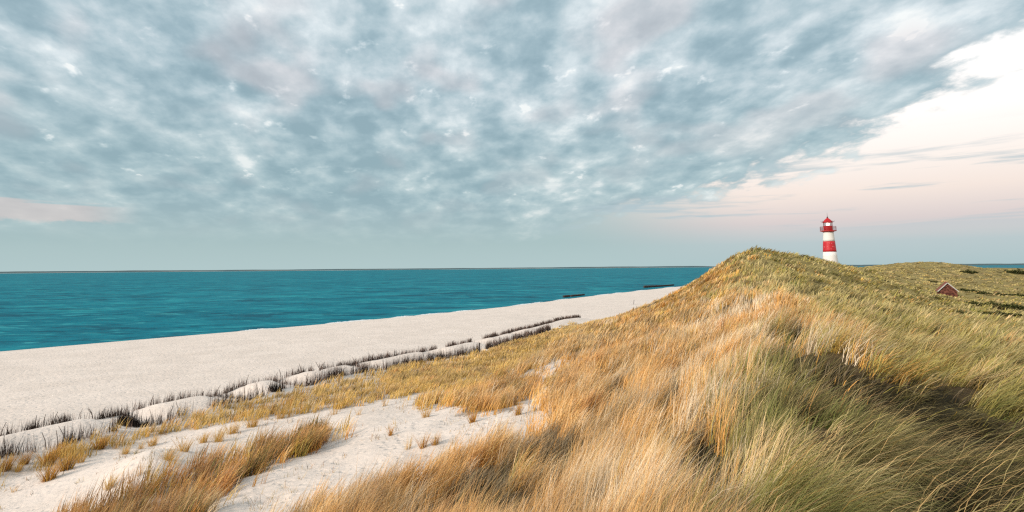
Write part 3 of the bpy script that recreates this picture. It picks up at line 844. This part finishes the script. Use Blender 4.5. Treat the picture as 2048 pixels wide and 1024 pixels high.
# ------------------------------------------------------------------ single tufts on the bare sand
def tuft_mesh(nb, R, hgt, pal, spread=.5, width=.010):
    a = rng.uniform(0, 2 * math.pi, nb); rad = R * np.sqrt(rng.random(nb))
    root = np.stack([rad * np.cos(a), rad * np.sin(a), np.full(nb, -.03)], -1)
    azi = np.where(rng.random(nb) < .5, math.pi / 2 - a, rng.normal(1.2, .6, nb))
    L = hgt * np.clip(rng.normal(1, .22, nb), .4, 1.4)
    th0 = np.clip(rng.normal(.12, .12, nb) + rad / R * .2, 0, .9); th1 = th0 + spread * rng.uniform(.4, 1.6, nb)
    c = PAL[np.array(pal)[rng.integers(0, len(pal), nb)]] * rng.uniform(.7, 1.15, nb)[:, None]
    return ribbon_mesh('grass_tuft', root, L, width * rng.uniform(.7, 1.3, nb), azi, th0, th1, c * .9, c * .7 + C_STRAW * .3)


TUFT = {'dark': [tuft_mesh(190, .19, .62, (1, 1, 7, 0, 4), .55, .013) for _ in range(3)],
        'gold': [tuft_mesh(110, .18, .52, (4, 0, 4, 2), .5, .012) for _ in range(3)],
        'thin': [tuft_mesh(34, .13, .46, (4, 2, 3, 0), .35, .011) for _ in range(3)],
        'red': [tuft_mesh(90, .11, .50, (1, 1, 0, 4), .5, .011) for _ in range(2)]}
for ms in TUFT.values():
    for q in ms: q.materials.append(M_BLADE)
TL = [  # x, y of the base, kind, size, label
    (95, 930, 'dark', 1.25, 'largest rust brown grass tuft just in front of the bare stakes'),
    (96, 962, 'dark', 1.05, 'rust brown grass tuft lowest of the pair standing one before the other'),
    (133, 940, 'dark', 1.1, 'round dark brown grass tuft alone on sand with golden tips'),
    (160, 926, 'gold', .8, 'small golden tuft beside the round dark brown tuft'),
    (117, 907, 'dark', .8, 'slim brown tuft under the dark brushwood clump at far left'),
    (139, 911, 'gold', .9, 'golden tuft against the foot of the brushwood near the left edge'),
    (198, 899, 'dark', 1.15, 'red brown bushy tuft at the seaward edge below the thin brushwood'),
    (9, 942, 'dark', .95, 'dark tuft at the left picture edge under the brushwood stakes'),
    (35, 943, 'gold', .8, 'yellow green tuft next to the left edge tuft'),
    (47, 930, 'dark', .8, 'narrow brown tuft between the stakes and the yellow green tuft'),
    (232, 898, 'thin', 1.1, 'pale thin tuft beside the red brown bushy tuft'),
    (250, 909, 'gold', .85, 'low tuft with orange middle in front of two pale tufts'),
    (281, 898, 'thin', 1.0, 'thin pale tuft before the golden band of fence grass'),
    (304, 892, 'gold', .95, 'wide pale golden tuft below the big dark brush bundle'),
    (335, 920, 'gold', .9, 'golden tuft just above the crest of the orange bank'),
    (367, 903, 'gold', 1.0, 'leaning golden tuft between bank crest and fence grass'),
    (406, 886, 'gold', .95, 'upright golden tuft standing alone on open sand'),
    (436, 884, 'gold', 1.15, 'golden brown tuft touching a taller neighbour up slope'),
    (464, 868, 'gold', 1.15, 'tall golden brown tuft leaning towards the sea fence'),
    (503, 855, 'gold', 1.2, 'bushy orange tuft above the middle of the orange bank'),
    (531, 840, 'thin', 1.2, 'sparse upright tuft by the bushy orange tuft'),
    (560, 837, 'gold', 1.1, 'broad golden tuft hanging off the fence grass band'),
    (579, 835, 'thin', 1.3, 'tall narrow golden tuft beside the broad golden tuft'),
    (629, 826, 'thin', .9, 'faint pale tuft below the end of the golden band'),
    (668, 829, 'thin', 1.2, 'single upright tuft above the dark end of the orange bank'),
    (281, 950, 'thin', .9, 'thin orange tuft at the foot of the orange bank crest'),
    (218, 978, 'gold', .8, 'small orange tuft at the low end of the orange bank'),
    (28, 984, 'thin', .6, 'tiny dry grey tuft alone low at the left'),
    (769, 812, 'thin', 1.0, 'pale tuft in the upper part of the bare sand'),
    (843, 812, 'gold', 1.0, 'golden tuft at the tip of the grass tongue over the sand'),
    (851, 834, 'gold', .8, 'small golden tuft under the grass tongue'),
    (945, 845, 'red', 1.15, 'red based tuft with golden tips alone on pink sand'),
    (1036, 829, 'red', .95, 'narrow red brown tuft near the edge of the main grass'),
    (717, 830, 'thin', .8, 'wispy pale tuft in the middle of the rippled sand'),
    (846, 897, 'red', .9, 'low reddish brown sprawling tuft on the middle sand'),
    (815, 900, 'thin', .9, 'dry twiggy tuft beside the reddish sprawling tuft'),
    (870, 890, 'red', .8, 'reddish tuft at the upper end of the sprawling clump'),
    (781, 872, 'red', .7, 'small dry red tuft left of the sprawling clump'),
]
for i, (px, py, kd, sc, lb) in enumerate(TL):
    p = ground_at(px, py); ms = TUFT[kd]
    o = link('grass_tuft', ms[i % len(ms)]); o.location = (p[0], p[1], float(bil_height(np.array([p[0]]), np.array([p[1]]))[0]))
    o.rotation_euler = (0, 0, random.uniform(-.5, .5)); o.scale = (sc, sc, sc * random.uniform(.9, 1.1))
    tag(o, lb, 'grass tuft', 'single grass tufts on the bare sand')

# sprigs and litter strewn over the sand
n = 5200
sxx, syy = scatter(n, 9, 60, -44, 12)
cvs = cover(sxx, syy); zz_ = bil_height(sxx, syy); dN, _, sN = polydist(sxx, syy, NEAR)
k = (cvs < .3) & (dN * sN > .6) & (fbm(sxx / 1.6, syy / 1.6, 15, 3) > .50); sxx, syy, zz_ = sxx[k], syy[k], zz_[k]
rep = 4; m = len(sxx) * rep
sx2 = np.repeat(sxx, rep) + rng.normal(0, .06, m); sy2 = np.repeat(syy, rep) + rng.normal(0, .06, m)
c = PAL[np.array([2, 4, 1, 7, 8])[rng.integers(0, 5, m)]] * rng.uniform(.6, 1.0, m)[:, None]
me = ribbon_mesh('sand_sprigs', np.stack([sx2, sy2, bil_height(sx2, sy2) - .01], -1), rng.uniform(.06, .30, m), np.maximum(.006, np.hypot(sx2, sy2) * .0005), rng.uniform(0, 6.3, m), rng.uniform(0, .9, m), rng.uniform(.3, 1.5, m), c, c)
tag(link('sand_sprigs', me, M_BLADE), 'scattered dry sprigs and shoots poking out of the bare sand', 'sprigs', kind='stuff')


# ------------------------------------------------------------------ brushwood fences
def along(pts, px0, px1):
    """arc-length positions where a fence line is seen between two picture columns"""
    P = []
    for (x0, y0), (x1, y1) in zip(pts[:-1], pts[1:]):
        L = math.hypot(x1 - x0, y1 - y0); n_ = max(2, int(L / .05))
        for i in range(n_):
            t_ = i / n_; P.append((x0 + (x1 - x0) * t_, y0 + (y1 - y0) * t_))
    P = np.array(P); zz2 = height(P[:, 0], P[:, 1])
    d = np.concatenate([P, zz2[:, None]], 1) - EYE
    pxs = 1024 + F * (d @ CR) / (d @ _f)
    k = (pxs >= px0) & (pxs <= px1)
    return P[k]


def twigs(base, n, hgt, thick, lean=.12, fan=.0, dark=.5):
    """dead branches: ribbons standing in the sand, tips forked"""
    idx = rng.integers(0, len(base), n)
    bx = base[idx, 0] + rng.normal(0, .09, n); by = base[idx, 1] + rng.normal(0, .09, n)
    z = bil_height(bx, by) - .06
    c = np.where((rng.random(n) < dark)[:, None], np.array((.055, .040, .033)), np.array((.26, .185, .155))) * rng.uniform(.5, 1.6, n)[:, None]
    return np.stack([bx, by, z], -1), hgt * np.clip(rng.beta(2.0, 2.2, n) * 1.3, .12, 1.25), thick * rng.uniform(.6, 1.5, n), rng.uniform(0, 6.3, n), np.abs(rng.normal(0, lean, n)), np.abs(rng.normal(.1, lean * 1.5, n)), c, c


def fence(pts, spans, label, dens, hgt, dark, stakes=3):
    P = np.concatenate([along(pts, a, b) for a, b in spans])
    if len(P) < 2: print('EMPTY FENCE', label); return
    c0 = P[len(P) // 2]; z0 = float(bil_height(c0[None, 0], c0[None, 1])[0])
    o = empty('brushwood_fence', (c0[0], c0[1], z0)); tag(o, label, 'brushwood fence', 'brushwood fence runs along the beach')
    L = len(P) * .05; r = float(np.hypot(*c0))
    off = np.array((c0[0], c0[1], z0))
    # clumped along the run
    wgt = np.clip(fbm(np.arange(len(P)) * .05 / .35, np.zeros(len(P)) + c0[0], 23, 3) - .29, .07, 1); wgt /= wgt.sum()
    base = P[rng.choice(len(P), 4000, p=wgt)]
    A = list(twigs(base, int(L * dens * 2.3), hgt, max(.013, r * .00048), .17, dark=dark)); A[0] = A[0] - off
    b = link('brush', ribbon_mesh('brush', *A, segs=2), M_TWIG, o); b['kind'] = 'stuff'
    for i in range(stakes):
        q = P[random.randrange(len(P))]; zq = float(bil_height(q[None, 0], q[None, 1])[0]) - z0
        lx, ly = random.uniform(-.3, .3), random.uniform(-.15, .15); hh = hgt * random.uniform(.55, 1.15)
        tk = random.uniform(.011, .021) * max(1, r / 34)
        MB().tube([(q[0] - c0[0], q[1] - c0[1], zq - .15), (q[0] - c0[0] + lx * .4, q[1] - c0[1] + ly * .4, zq + hh * .55), (q[0] - c0[0] + lx, q[1] - c0[1] + ly, zq + hh)], [tk, tk * .85, tk * .5]).build('stake', M_STAKE, o)
    return o


M_STAKE = simple('weathered_stake', (.075, .055, .045), .9, .15, 30, (.16, .12, .10))
LW = 'landward brushwood fence row'
for spans, lb, dens, dk, st in [
    ([(-330, 78)], 'thick dark stakes and branches at the left edge of the landward brushwood row', 46, .8, 4),
    ([(90, 122)], 'few thin bare sticks crossing in the landward row near the left edge', 14, .6, 2),
    ([(122, 168)], 'two dark tangled brush clumps right after the crossing bare sticks', 90, .85, 2),
    ([(172, 232)], 'sparse thin brush fading into the sand left of the big dark bundle', 34, .6, 2),
    ([(300, 392)], 'landward brush run standing against the white sand hump after the big bundle', 34, .6, 4),
    ([(415, 540)], 'grey fan shaped brush run between golden grass and small round bundle', 46, .65, 4),
    ([(562, 655)], 'grey twig run just beyond the small round bundle', 46, .6, 4),
    ([(655, 765)], 'dense dark landward brush run below the longest sand hump', 74, .7, 4),
    ([(765, 960)], 'long landward brush run ending at the dark marker post', 74, .65, 6),
    ([(972, 1100)], 'farthest landward brush run where the golden slope cuts it off', 70, .55, 4)]:
    fence(NEAR, spans, lb, dens, .92, dk, st)
for spans, lb, dens, dk, st in [
    ([(-330, 40)], 'scrubby seaward brush run at the left picture edge', 60, .6, 4),
    ([(42, 88)], 'dark woven looking seaward brush patch near the left edge', 110, .8, 2),
    ([(90, 120)], 'brown upright twig patch thinning out to one side', 60, .6, 2),
    ([(120, 138)], 'compact black brush clump standing by itself in the seaward row', 220, .95, 1),
    ([(140, 196)], 'leaning reddish sticks in the thinnest part of the seaward row', 20, .35, 3),
    ([(196, 240)], 'black seaward brush patch reaching up to the big dark bundle', 120, .85, 2),
    ([(268, 352)], 'even row of brown twigs behind the sand hump after the big bundle', 50, .45, 3),
    ([(354, 432)], 'tighter row of red brown twigs ending in an open gap', 60, .5, 3),
    ([(450, 512)], 'upright red brown twig row starting after the open gap', 60, .5, 3),
    ([(512, 578)], 'loose pinkish twig row thinning along the sand', 44, .4, 3),
    ([(580, 624)], 'taller dark topped twig row before the crossed sticks', 70, .65, 2),
    ([(640, 740)], 'brown twig row starting just past the crossed sticks', 66, .55, 4),
    ([(742, 872)], 'brown twig row behind the longest sand hump', 62, .5, 4),
    ([(892, 942)], 'short red brown twig row standing higher than its neighbours', 66, .5, 2),
    ([(965, 1175)], 'farthest seaward brush run dwindling towards the grass slope', 64, .5, 6)]:
    fence(FARR, spans, lb, dens, .64, dk, st)


# cross rows of brush between the two fence lines
for i, q in enumerate(_arcs):
    acc = 0
    for (x0, y0), (x1, y1), f0, f1 in zip(NEAR[:-1], NEAR[1:], FARR[:-1], FARR[1:]):
        mx0, my0, mx1, my1 = (x0 + f0[0]) / 2, (y0 + f0[1]) / 2, (x1 + f1[0]) / 2, (y1 + f1[1]) / 2
        L0 = math.hypot(mx1 - mx0, my1 - my0)
        if acc <= q < acc + L0:
            k_ = (q - acc) / L0
            A_ = np.array((x0 + (x1 - x0) * k_, y0 + (y1 - y0) * k_)); B_ = np.array((f0[0] + (f1[0] - f0[0]) * k_, f0[1] + (f1[1] - f0[1]) * k_))
            base = A_[None] + (B_ - A_)[None] * np.linspace(.03, .97, 90)[:, None]
            z0 = float(bil_height(base[45:46, 0], base[45:46, 1])[0])
            A2 = list(twigs(base, 170, .62, max(.013, np.hypot(*base[45]) * .00048), .17, dark=.55)); A2[0] = A2[0] - np.array((base[45][0], base[45][1], z0))
            o = empty('brushwood_fence', (base[45][0], base[45][1], z0))
            tag(o, ['cross row of brush behind the big dark bundle', 'cross row of brush before the small round bundle', 'cross row of brush at the small round bundle', 'cross row of brush next past the crossed sticks', 'cross row of brush midway between crossed sticks and marker post', 'cross row of brush just behind the marker post', 'cross row of brush farthest along beyond the marker post'][i], 'brushwood fence', 'cross rows of brush dividing the sand mounds')
            q2 = link('brush', ribbon_mesh('brush', *A2, segs=2), M_TWIG, o); q2['kind'] = 'stuff'
        acc += L0


def bundle(px, py, n, R, hgt, label):
    p = ground_at(px, py); z = float(bil_height(p[None, 0], p[None, 1])[0])
    a = rng.uniform(0, 6.3, n); rad = R * np.sqrt(rng.random(n))
    root = np.stack([rad * np.cos(a), rad * np.sin(a) * .6, np.zeros(n) - .08], -1)
    c = np.array((.022, .018, .016)) * rng.uniform(.5, 2.2, n)[:, None]
    hh = hgt * (1 - .55 * rad / R) * np.clip(rng.normal(.75, .3, n), .2, 1.4) * (.6 + .8 * vnoise(a * 1.6, rad * 0, 3))
    me = ribbon_mesh('brush_bundle', root, hh, .020 * rng.uniform(.6, 1.5, n), rng.uniform(0, 6.3, n), np.abs(rng.normal(.15, .15, n)), np.abs(rng.normal(.3, .3, n)), c, c, segs=3)
    o = link('brush_bundle', me, M_TWIG); o.location = (p[0], p[1], z)
    return tag(o, label, 'brush bundle', 'dark bundles of brushwood in the fences')


bundle(252, 852, 420, .55, 1.25, 'tallest black heap of brushwood between the two fence rows')
bundle(277, 854, 320, .55, .85, 'lower black brush heap leaning on the tallest heap')
bundle(550, 783, 300, .45, .95, 'small round dark brush heap in the landward row')

# crossed sticks in the seaward row
p = ground_at(640, 742)
o = empty('crossed_sticks', p); tag(o, 'two thin sticks crossing in a v at the gap of the seaward row', 'sticks')
for s in (-1, 1):
    MB().tube([(-.12 * s, 0, -.1), (.10 * s, .04 * s, .3), (.32 * s, .06 * s, .68)], [.022, .02, .012]).build('stick', M_STAKE, o)


# ------------------------------------------------------------------ posts
def post(px, py, hgt, rad, label, lean=(0, 0), name='marker_post', capped=False):
    p = ground_at(px, py); z = float(bil_height(p[None, 0], p[None, 1])[0])
    o = empty(name, (p[0], p[1], z)); tag(o, label, 'post')
    MB().tube([(0, 0, -.2), (lean[0] * .5, lean[1] * .5, hgt * .5), (lean[0], lean[1], hgt)], [rad, rad * .95, rad * .9], 10).build('shaft', M_POST, o)
    if capped:
        MB().tube([(lean[0], lean[1], hgt), (lean[0], lean[1], hgt + .05)], [rad * 1.25, rad * .8], 10).build('cap', M_POST, o)
    return o


M_POST = simple('dark_post', (.045, .04, .042), .85, .15, 14, (.09, .075, .07), .3)
post(959, 711, 1.08, .07, 'short dark wooden post where the golden grass meets the brushwood', capped=True)
post(1267, 609, 1.0, .05, 'thin slanting dark pole alone on the pale beach', (.16, 0), 'beach_pole')
post(1597, 504, .75, .05, 'tiny post on the crest of the green dune', name='crest_post')
post(1677, 522, .6, .05, 'tiny post on the dune slope beside the lighthouse', name='crest_post')

# ------------------------------------------------------------------ groynes
M_PILE = simple('groyne_pile', (.045, .033, .028), .9, .15, 3, (.10, .07, .055), .4)


def groyne(p0, p1, npile, h0, h1, label, gap=None):
    p0 = np.array(p0); p1 = np.array(p1); L = float(np.hypot(*(p1 - p0)[:2]))
    o = empty('groyne', (p0[0], p0[1], 0)); tag(o, label, 'groyne', 'dark timber groynes at the waterline')
    ang = math.atan2(p1[1] - p0[1], p1[0] - p0[0])
    pr = MB(); big = []
    for i in range(npile):
        t_ = (i + .5) / npile
        if gap and gap[0] < t_ < gap[1]: continue
        x, y = (p1 - p0)[:2] * t_; hh = (h0 + (h1 - h0) * t_) * random.uniform(.92, 1.06)
        pr.tube([(x, y, -1.0), (x, y, hh * .7), (x + random.uniform(-.03, .03), y, hh)], [L / npile * .56] * 2 + [L / npile * .48], 7)
    q = pr.build('pile_row', M_PILE, o); q['kind'] = 'stuff'
    w = MB(); a0 = 0.0; segs_ = [(0, gap[0]), (gap[1], 1)] if gap else [(0, 1)]
    for a, b in segs_:
        mx, my = (p1 - p0)[:2] * (a + b) / 2
        w.box((mx, my, (h0 + (h1 - h0) * (a + b) / 2) * .72), (L * (b - a), L / npile * 1.35, .22), ang)
    w.build('waling_beam', M_PILE, o)


def sea_pt(px, py, z=.1):
    d = ray(px, py); return EYE + d * ((z - 10) / d[2])


a_ = sea_pt(1127, 594.5); b_ = sea_pt(1168, 590.0)
groyne(a_, b_, 26, .72, .5, 'nearer short timber groyne with a gap and ragged piles', (.28, .36))
a_ = sea_pt(1288, 575.5); b_ = sea_pt(1347, 570.6)
groyne(a_, b_, 60, 1.1, .45, 'farther long dark timber groyne tapering along the beach')

# ------------------------------------------------------------------ lighthouse
M_WHITE = simple('white_paint', (.86, .83, .80), .55, .3, .5, (.82, .78, .75), .05)
M_RED, t, out = mat('red_paint')
g = t.node('ShaderNodeTexCoord'); p = t.node('ShaderNodeBsdfPrincipled')
mp = t.node('ShaderNodeMapping'); t.l.new(g.outputs['Object'], mp.inputs[0]); mp.inputs['Scale'].default_value = (1, 1, 2.4)
chip = t.noise(mp.outputs[0], 1.1, 5, .6)
t.put(p.inputs['Base Color'], t.mix(t.step(chip, .655, .69), t.mix(t.step(t.noise(g.outputs['Object'], 3, 4), .35, .65), (.50, .012, .02), (.60, .02, .03)), (.72, .6, .57)))
p.inputs['Roughness'].default_value = .5; t.l.new(p.outputs[0], out.inputs[0])
M_ROOFRED = simple('red_lantern_paint', (.52, .016, .02), .45, .2, 2, (.44, .014, .018))
M_RAIL = simple('dark_red_rail', (.24, .03, .03), .6)
M_IRON = simple('dark_iron', (.05, .035, .035), .5)
M_GLASS, t, out = mat('lantern_glass')
gl = t.node('ShaderNodeBsdfGlossy'); gl.inputs['Roughness'].default_value = .05; tr = t.node('ShaderNodeBsdfTransparent'); tr.inputs[0].default_value = (.9, .92, .92, 1)
ms = t.node('ShaderNodeMixShader'); ms.inputs[0].default_value = .12; t.l.new(tr.outputs[0], ms.inputs[1]); t.l.new(gl.outputs[0], ms.inputs[2]); t.l.new(ms.outputs[0], out.inputs[0])
M_LAMP, t, out = mat('lit_lamp')
e = t.node('ShaderNodeEmission'); e.inputs[0].default_value = (1, .9, .66, 1); e.inputs[1].default_value = 5.0; t.l.new(e.outputs[0], out.inputs[0])

LD = 150.0
lp = at(1660.5, 520, LD)
zof = lambda py: 10 + (530.2 - py) * LD / F
lz = zof(549)
o = empty('lighthouse', (lp[0], lp[1], lz)); tag(o, 'red and white banded lighthouse with lit lantern behind the dune', 'lighthouse')
R_ = lambda px: px * LD / F / 2
z = lambda py: zof(py) - lz
def rad_at(py): return R_(np.interp(py, [461, 482.5, 503, 521, 549], [18.2, 21.2, 24.0, 26.4, 30.0]))
def band(name, y0, y1, m_, proud=0):
    MB().lathe([(rad_at(y) + proud, z(y)) for y in np.linspace(y0, y1, 6)], 48).build(name, m_, o, True)
MB().lathe([(rad_at(549) + .25, -.6), (rad_at(549) + .25, .35), (rad_at(549) + .1, .45)], 48).build('plinth', M_WHITE, o)
band('white_band', 547, 503.4, M_WHITE); band('red_band', 503.4, 482.6, M_RED, .012); band('white_band', 482.6, 462.6, M_WHITE)
# gallery with brackets and railing
gr_ = R_(29.5)
MB().lathe([(R_(18), z(464.5)), (R_(22), z(463)), (gr_, z(462.2)), (gr_, z(461.0)), (R_(15), z(461.0))], 48).build('gallery', M_ROOFRED, o)
gal = MB()
for k in range(24):
    a = 2 * math.pi * k / 24; x, y = (gr_ - .07) * math.cos(a), (gr_ - .07) * math.sin(a)
    gal.tube([(x, y, z(461)), (x, y, z(453.2))], .028, 5)
for zz3 in (453.2, 455.8, 458.4):
    vs = [((gr_ - .07) * math.cos(2 * math.pi * k / 48), (gr_ - .07) * math.sin(2 * math.pi * k / 48), z(zz3)) for k in range(49)]
    gal.tube(vs, .03, 5)
gal.build('railing', M_RAIL, o)
# lantern room
MB().lathe([(R_(16.6), z(461)), (R_(16.6), z(452.4)), (R_(17.2), z(452.3)), (R_(17.2), z(451.8)), (R_(15), z(451.8))], 40).build('lantern_base', M_ROOFRED, o)
MB().lathe([(R_(15.6), z(451.8)), (R_(15.6), z(444.6))], 12, cap=False).build('lantern_glass', M_GLASS, o)
for k in range(12):
    a = 2 * math.pi * k / 12 + .13; x, y = R_(15.9) * math.cos(a), R_(15.9) * math.sin(a)
    MB().tube([(x, y, z(451.8)), (x, y, z(444.6))], .035, 4).build('glazing_bar', M_RAIL, o)
MB().lathe([(.02, z(451)), (.30, z(450.4)), (.42, z(448.4)), (.30, z(446.4)), (.02, z(445.8))], 20).build('lamp', M_LAMP, o, True)
MB().lathe([(R_(18.5), z(444.9)), (R_(19.2), z(444.0)), (R_(15.5), z(442.0)), (R_(9.5), z(438.6)), (R_(4.2), z(436.4)), (R_(1.8), z(435.2)), (.05, z(434.9))], 16).build('roof', M_ROOFRED, o)
MB().lathe([(.10, z(435.6)), (.22, z(434.4)), (.10, z(433.2)), (.05, z(432.8))], 12).build('vent_ball', M_IRON, o, True)
MB().tube([(0, 0, z(433.2)), (0, 0, z(425.3))], [.045, .02], 5).build('lightning_rod', M_IRON, o)
for k in range(8):
    a = 2 * math.pi * k / 8 + .22; ca, sa = math.cos(a), math.sin(a); r0 = R_(18)
    MB().tube([(r0 * ca, r0 * sa, z(443.9)), ((r0 + .22) * ca, (r0 + .22) * sa, z(443.6)), ((r0 + .36) * ca, (r0 + .36) * sa, z(442.4)), ((r0 + .33) * ca, (r0 + .33) * sa, z(441.4))], [.07, .06, .05, .03], 5).build('eave_hook', M_IRON, o)
# ------------------------------------------------------------------ brick hut
HD = 90.0
hp = at(1894.5, 590, HD); k_ = HD / F
hz = at(1894.5, 597.5, HD)[2]
o = empty('brick_hut', (hp[0], hp[1], hz), math.radians(-31)); tag(o, 'tiny red brick hut with white verge boards in the dune valley', 'hut')
wd_ = 28.5 * k_; dp = 2.6; ev = (597.5 - 581.0) * k_; apx = (597.5 - 566.5) * k_
M_BRICK = simple('red_brick', (.075, .024, .018), .9, .12, 3.2, (.25, .095, .065), .3)
M_MORTAR = simple('mortar', (.20, .15, .13), .95)
M_TILE = simple('roof_tile', (.30, .09, .05), .8, .2, 5, (.20, .07, .05), .2)
M_BOARD = simple('white_verge_board', (.58, .57, .54), .6, .2, 4, (.46, .45, .42))
M_SOFFIT = simple('dark_soffit', (.03, .025, .022), .9)
hw = wd_ / 2
core = MB()
core.add([(-hw + .04, -dp / 2 + .04, -.8), (hw - .04, -dp / 2 + .04, -.8), (hw - .04, -dp / 2 + .04, ev), (0, -dp / 2 + .04, apx - .05), (-hw + .04, -dp / 2 + .04, ev),
          (-hw + .04, dp / 2 - .04, -.8), (hw - .04, dp / 2 - .04, -.8), (hw - .04, dp / 2 - .04, ev), (0, dp / 2 - .04, apx - .05), (-hw + .04, dp / 2 - .04, ev)],
         [(0, 1, 2, 3, 4), (9, 8, 7, 6, 5), (0, 5, 6, 1), (1, 6, 7, 2), (4, 9, 5, 0), (2, 7, 8, 3), (3, 8, 9, 4)])
core.build('wall', M_MORTAR, o)
bk = MB(); ch = .085; bl = .25
row = 0; zc = -.6
while zc < apx - .1:
    half = hw if zc < ev else hw * (apx - zc) / (apx - ev)
    x = -half + (0 if row % 2 == 0 else -bl / 2)
    while x < half:
        x0, x1 = max(x, -half), min(x + bl - .014, half)
        if x1 - x0 > .06:
            for s in (-1, 1):
                bk.box(((x0 + x1) / 2, s * (dp / 2 - .02 + random.uniform(-.008, .008)), zc), (x1 - x0, .06, ch - .014))
        x += bl
    if zc < ev:
        y = -dp / 2 + .06 + (0 if row % 2 else -bl / 2)
        while y < dp / 2 - .1:
            for s in (-1, 1):
                bk.box((s * (hw - .02 + random.uniform(-.008, .008)), y + bl / 2, zc), (.06, bl - .014, ch - .014))
            y += bl
    zc += ch; row += 1
q = bk.build('brickwork', M_BRICK, o); q['kind'] = 'stuff'
sl = math.atan2(apx - ev, hw); ov = .20
rl = (hw + ov) / math.cos(sl)
for s in (-1, 1):
    Mx = Matrix.Rotation(s * sl, 3, 'Y')
    cx, cz = s * (hw + ov) / 2, apx - (hw + ov) / 2 * math.tan(sl) + .07
    rf = MB().box((cx, 0, cz), (rl, dp + .36, .05), M=Mx).build('roof_slope', M_SOFFIT, o)
    tl = MB()
    for r_ in range(7):
        for c_ in range(14):
            uu = (r_ + .5) / 7 - .5; vv = (c_ + .5) / 14 - .5
            tl.box((cx + math.cos(sl) * uu * rl * 1.0 + s * math.sin(sl) * (.045 + 0), vv * (dp + .34), cz - s * math.sin(sl) * uu * rl + math.cos(sl) * .045), (rl / 7 * 1.05, (dp + .34) / 14 * .93, .03), M=Matrix.Rotation(s * (sl - .05), 3, 'Y'))
    q = tl.build('tile_course', M_TILE, rf); q['kind'] = 'stuff'
    for e_ in (-1, 1):
        MB().box((cx, e_ * (dp / 2 + .195), cz - .02), (rl, .03, .13), M=Mx).build('verge_board', M_BOARD, o)
MB().tube([(0, -dp / 2 - .17, apx + .12), (0, dp / 2 + .17, apx + .12)], .07, 8).build('ridge_tile', M_TILE, o)

# ------------------------------------------------------------------ dark low shrubs in the valley
def shrub_mesh(n, rx, ry, hz_):
    a = rng.uniform(0, 6.3, n); rad = np.sqrt(rng.random(n)); hh = rng.random(n) ** .6 * np.sqrt(np.clip(1 - rad ** 2, 0, 1))
    lump = .3 + 1.2 * vnoise(np.cos(a) * rad * 3.1 + 9, np.sin(a) * rad * 2.2, 5)
    root = np.stack([rad * np.cos(a) * rx, rad * np.sin(a) * ry, hh * hz_ * lump], -1)
    c = np.where((rng.random(n) < .6)[:, None], np.array((.04, .048, .018)), np.array((.11, .115, .04))) * rng.uniform(.4, 1.8, n)[:, None]
    return ribbon_mesh('low_shrub', root, rng.uniform(.12, .3, n), rng.uniform(.06, .12, n), rng.uniform(0, 6.3, n), rng.uniform(.2, 1.2, n), rng.uniform(.6, 1.8, n), c, c, segs=2)


SHM = [shrub_mesh(900, 1.4, .8, .5), shrub_mesh(900, 1.1, .9, .6), shrub_mesh(900, 2.0, .7, .45)]
for q in SHM: q.materials.append(M_BLADE)
for i, (px, py, sc, lb) in enumerate([
    (2035, 548, 3.2, 'largest far dark green shrub at the right picture edge'), (1937, 547, 2.0, 'low dark shrub beyond the hut on the far slope'),
    (1925, 580, 1.0, 'dark shrub line starting right beside the brick hut'), (1945, 584, 1.0, 'dark shrub line second stretch out from the hut'),
    (1968, 588, 1.0, 'dark shrub line sloping away before the grass bank'), (2000, 591, 1.1, 'flat dark green shrub above the shadowed hollow'), (2035, 592, 1.1, 'flat dark green shrub above the hollow at the picture edge'),
    (1916, 593, .7, 'small bright green shrub at the corner of the hut'), (1985, 612, 1.2, 'black heather shrub in the valley hollow'), (2025, 618, 1.3, 'black heather shrub reaching the right edge of the valley hollow'),
    (1948, 610, .9, 'small black heather shrub at the start of the hollow'), (2000, 628, .8, 'low black shrub below the main hollow'), (1920, 626, .6, 'tiny dark shrub on the near side of the hollow'),
    (1830, 635, .5, 'little dark shrub on the olive slope facing the hut'), (1858, 563, .8, 'small dark shrub just up slope behind the hut roof'), (1775, 622, .45, 'small dark patch of shrub on the near olive slope'), (1872, 598, .6, 'low shrub on the near side of the hut')]):
    p = ground_at(px, py)
    o2 = link('low_shrub', SHM[i % 3]); o2.location = (p[0], p[1], float(bil_height(p[None, 0], p[None, 1])[0]) - .1)
    o2.scale = (sc, sc, sc * .8); o2.rotation_euler = (0, 0, -math.atan2(p[0], p[1]) + random.uniform(-.3, .3))
    tag(o2, lb, 'shrub', 'dark low shrubs in the dune valley')
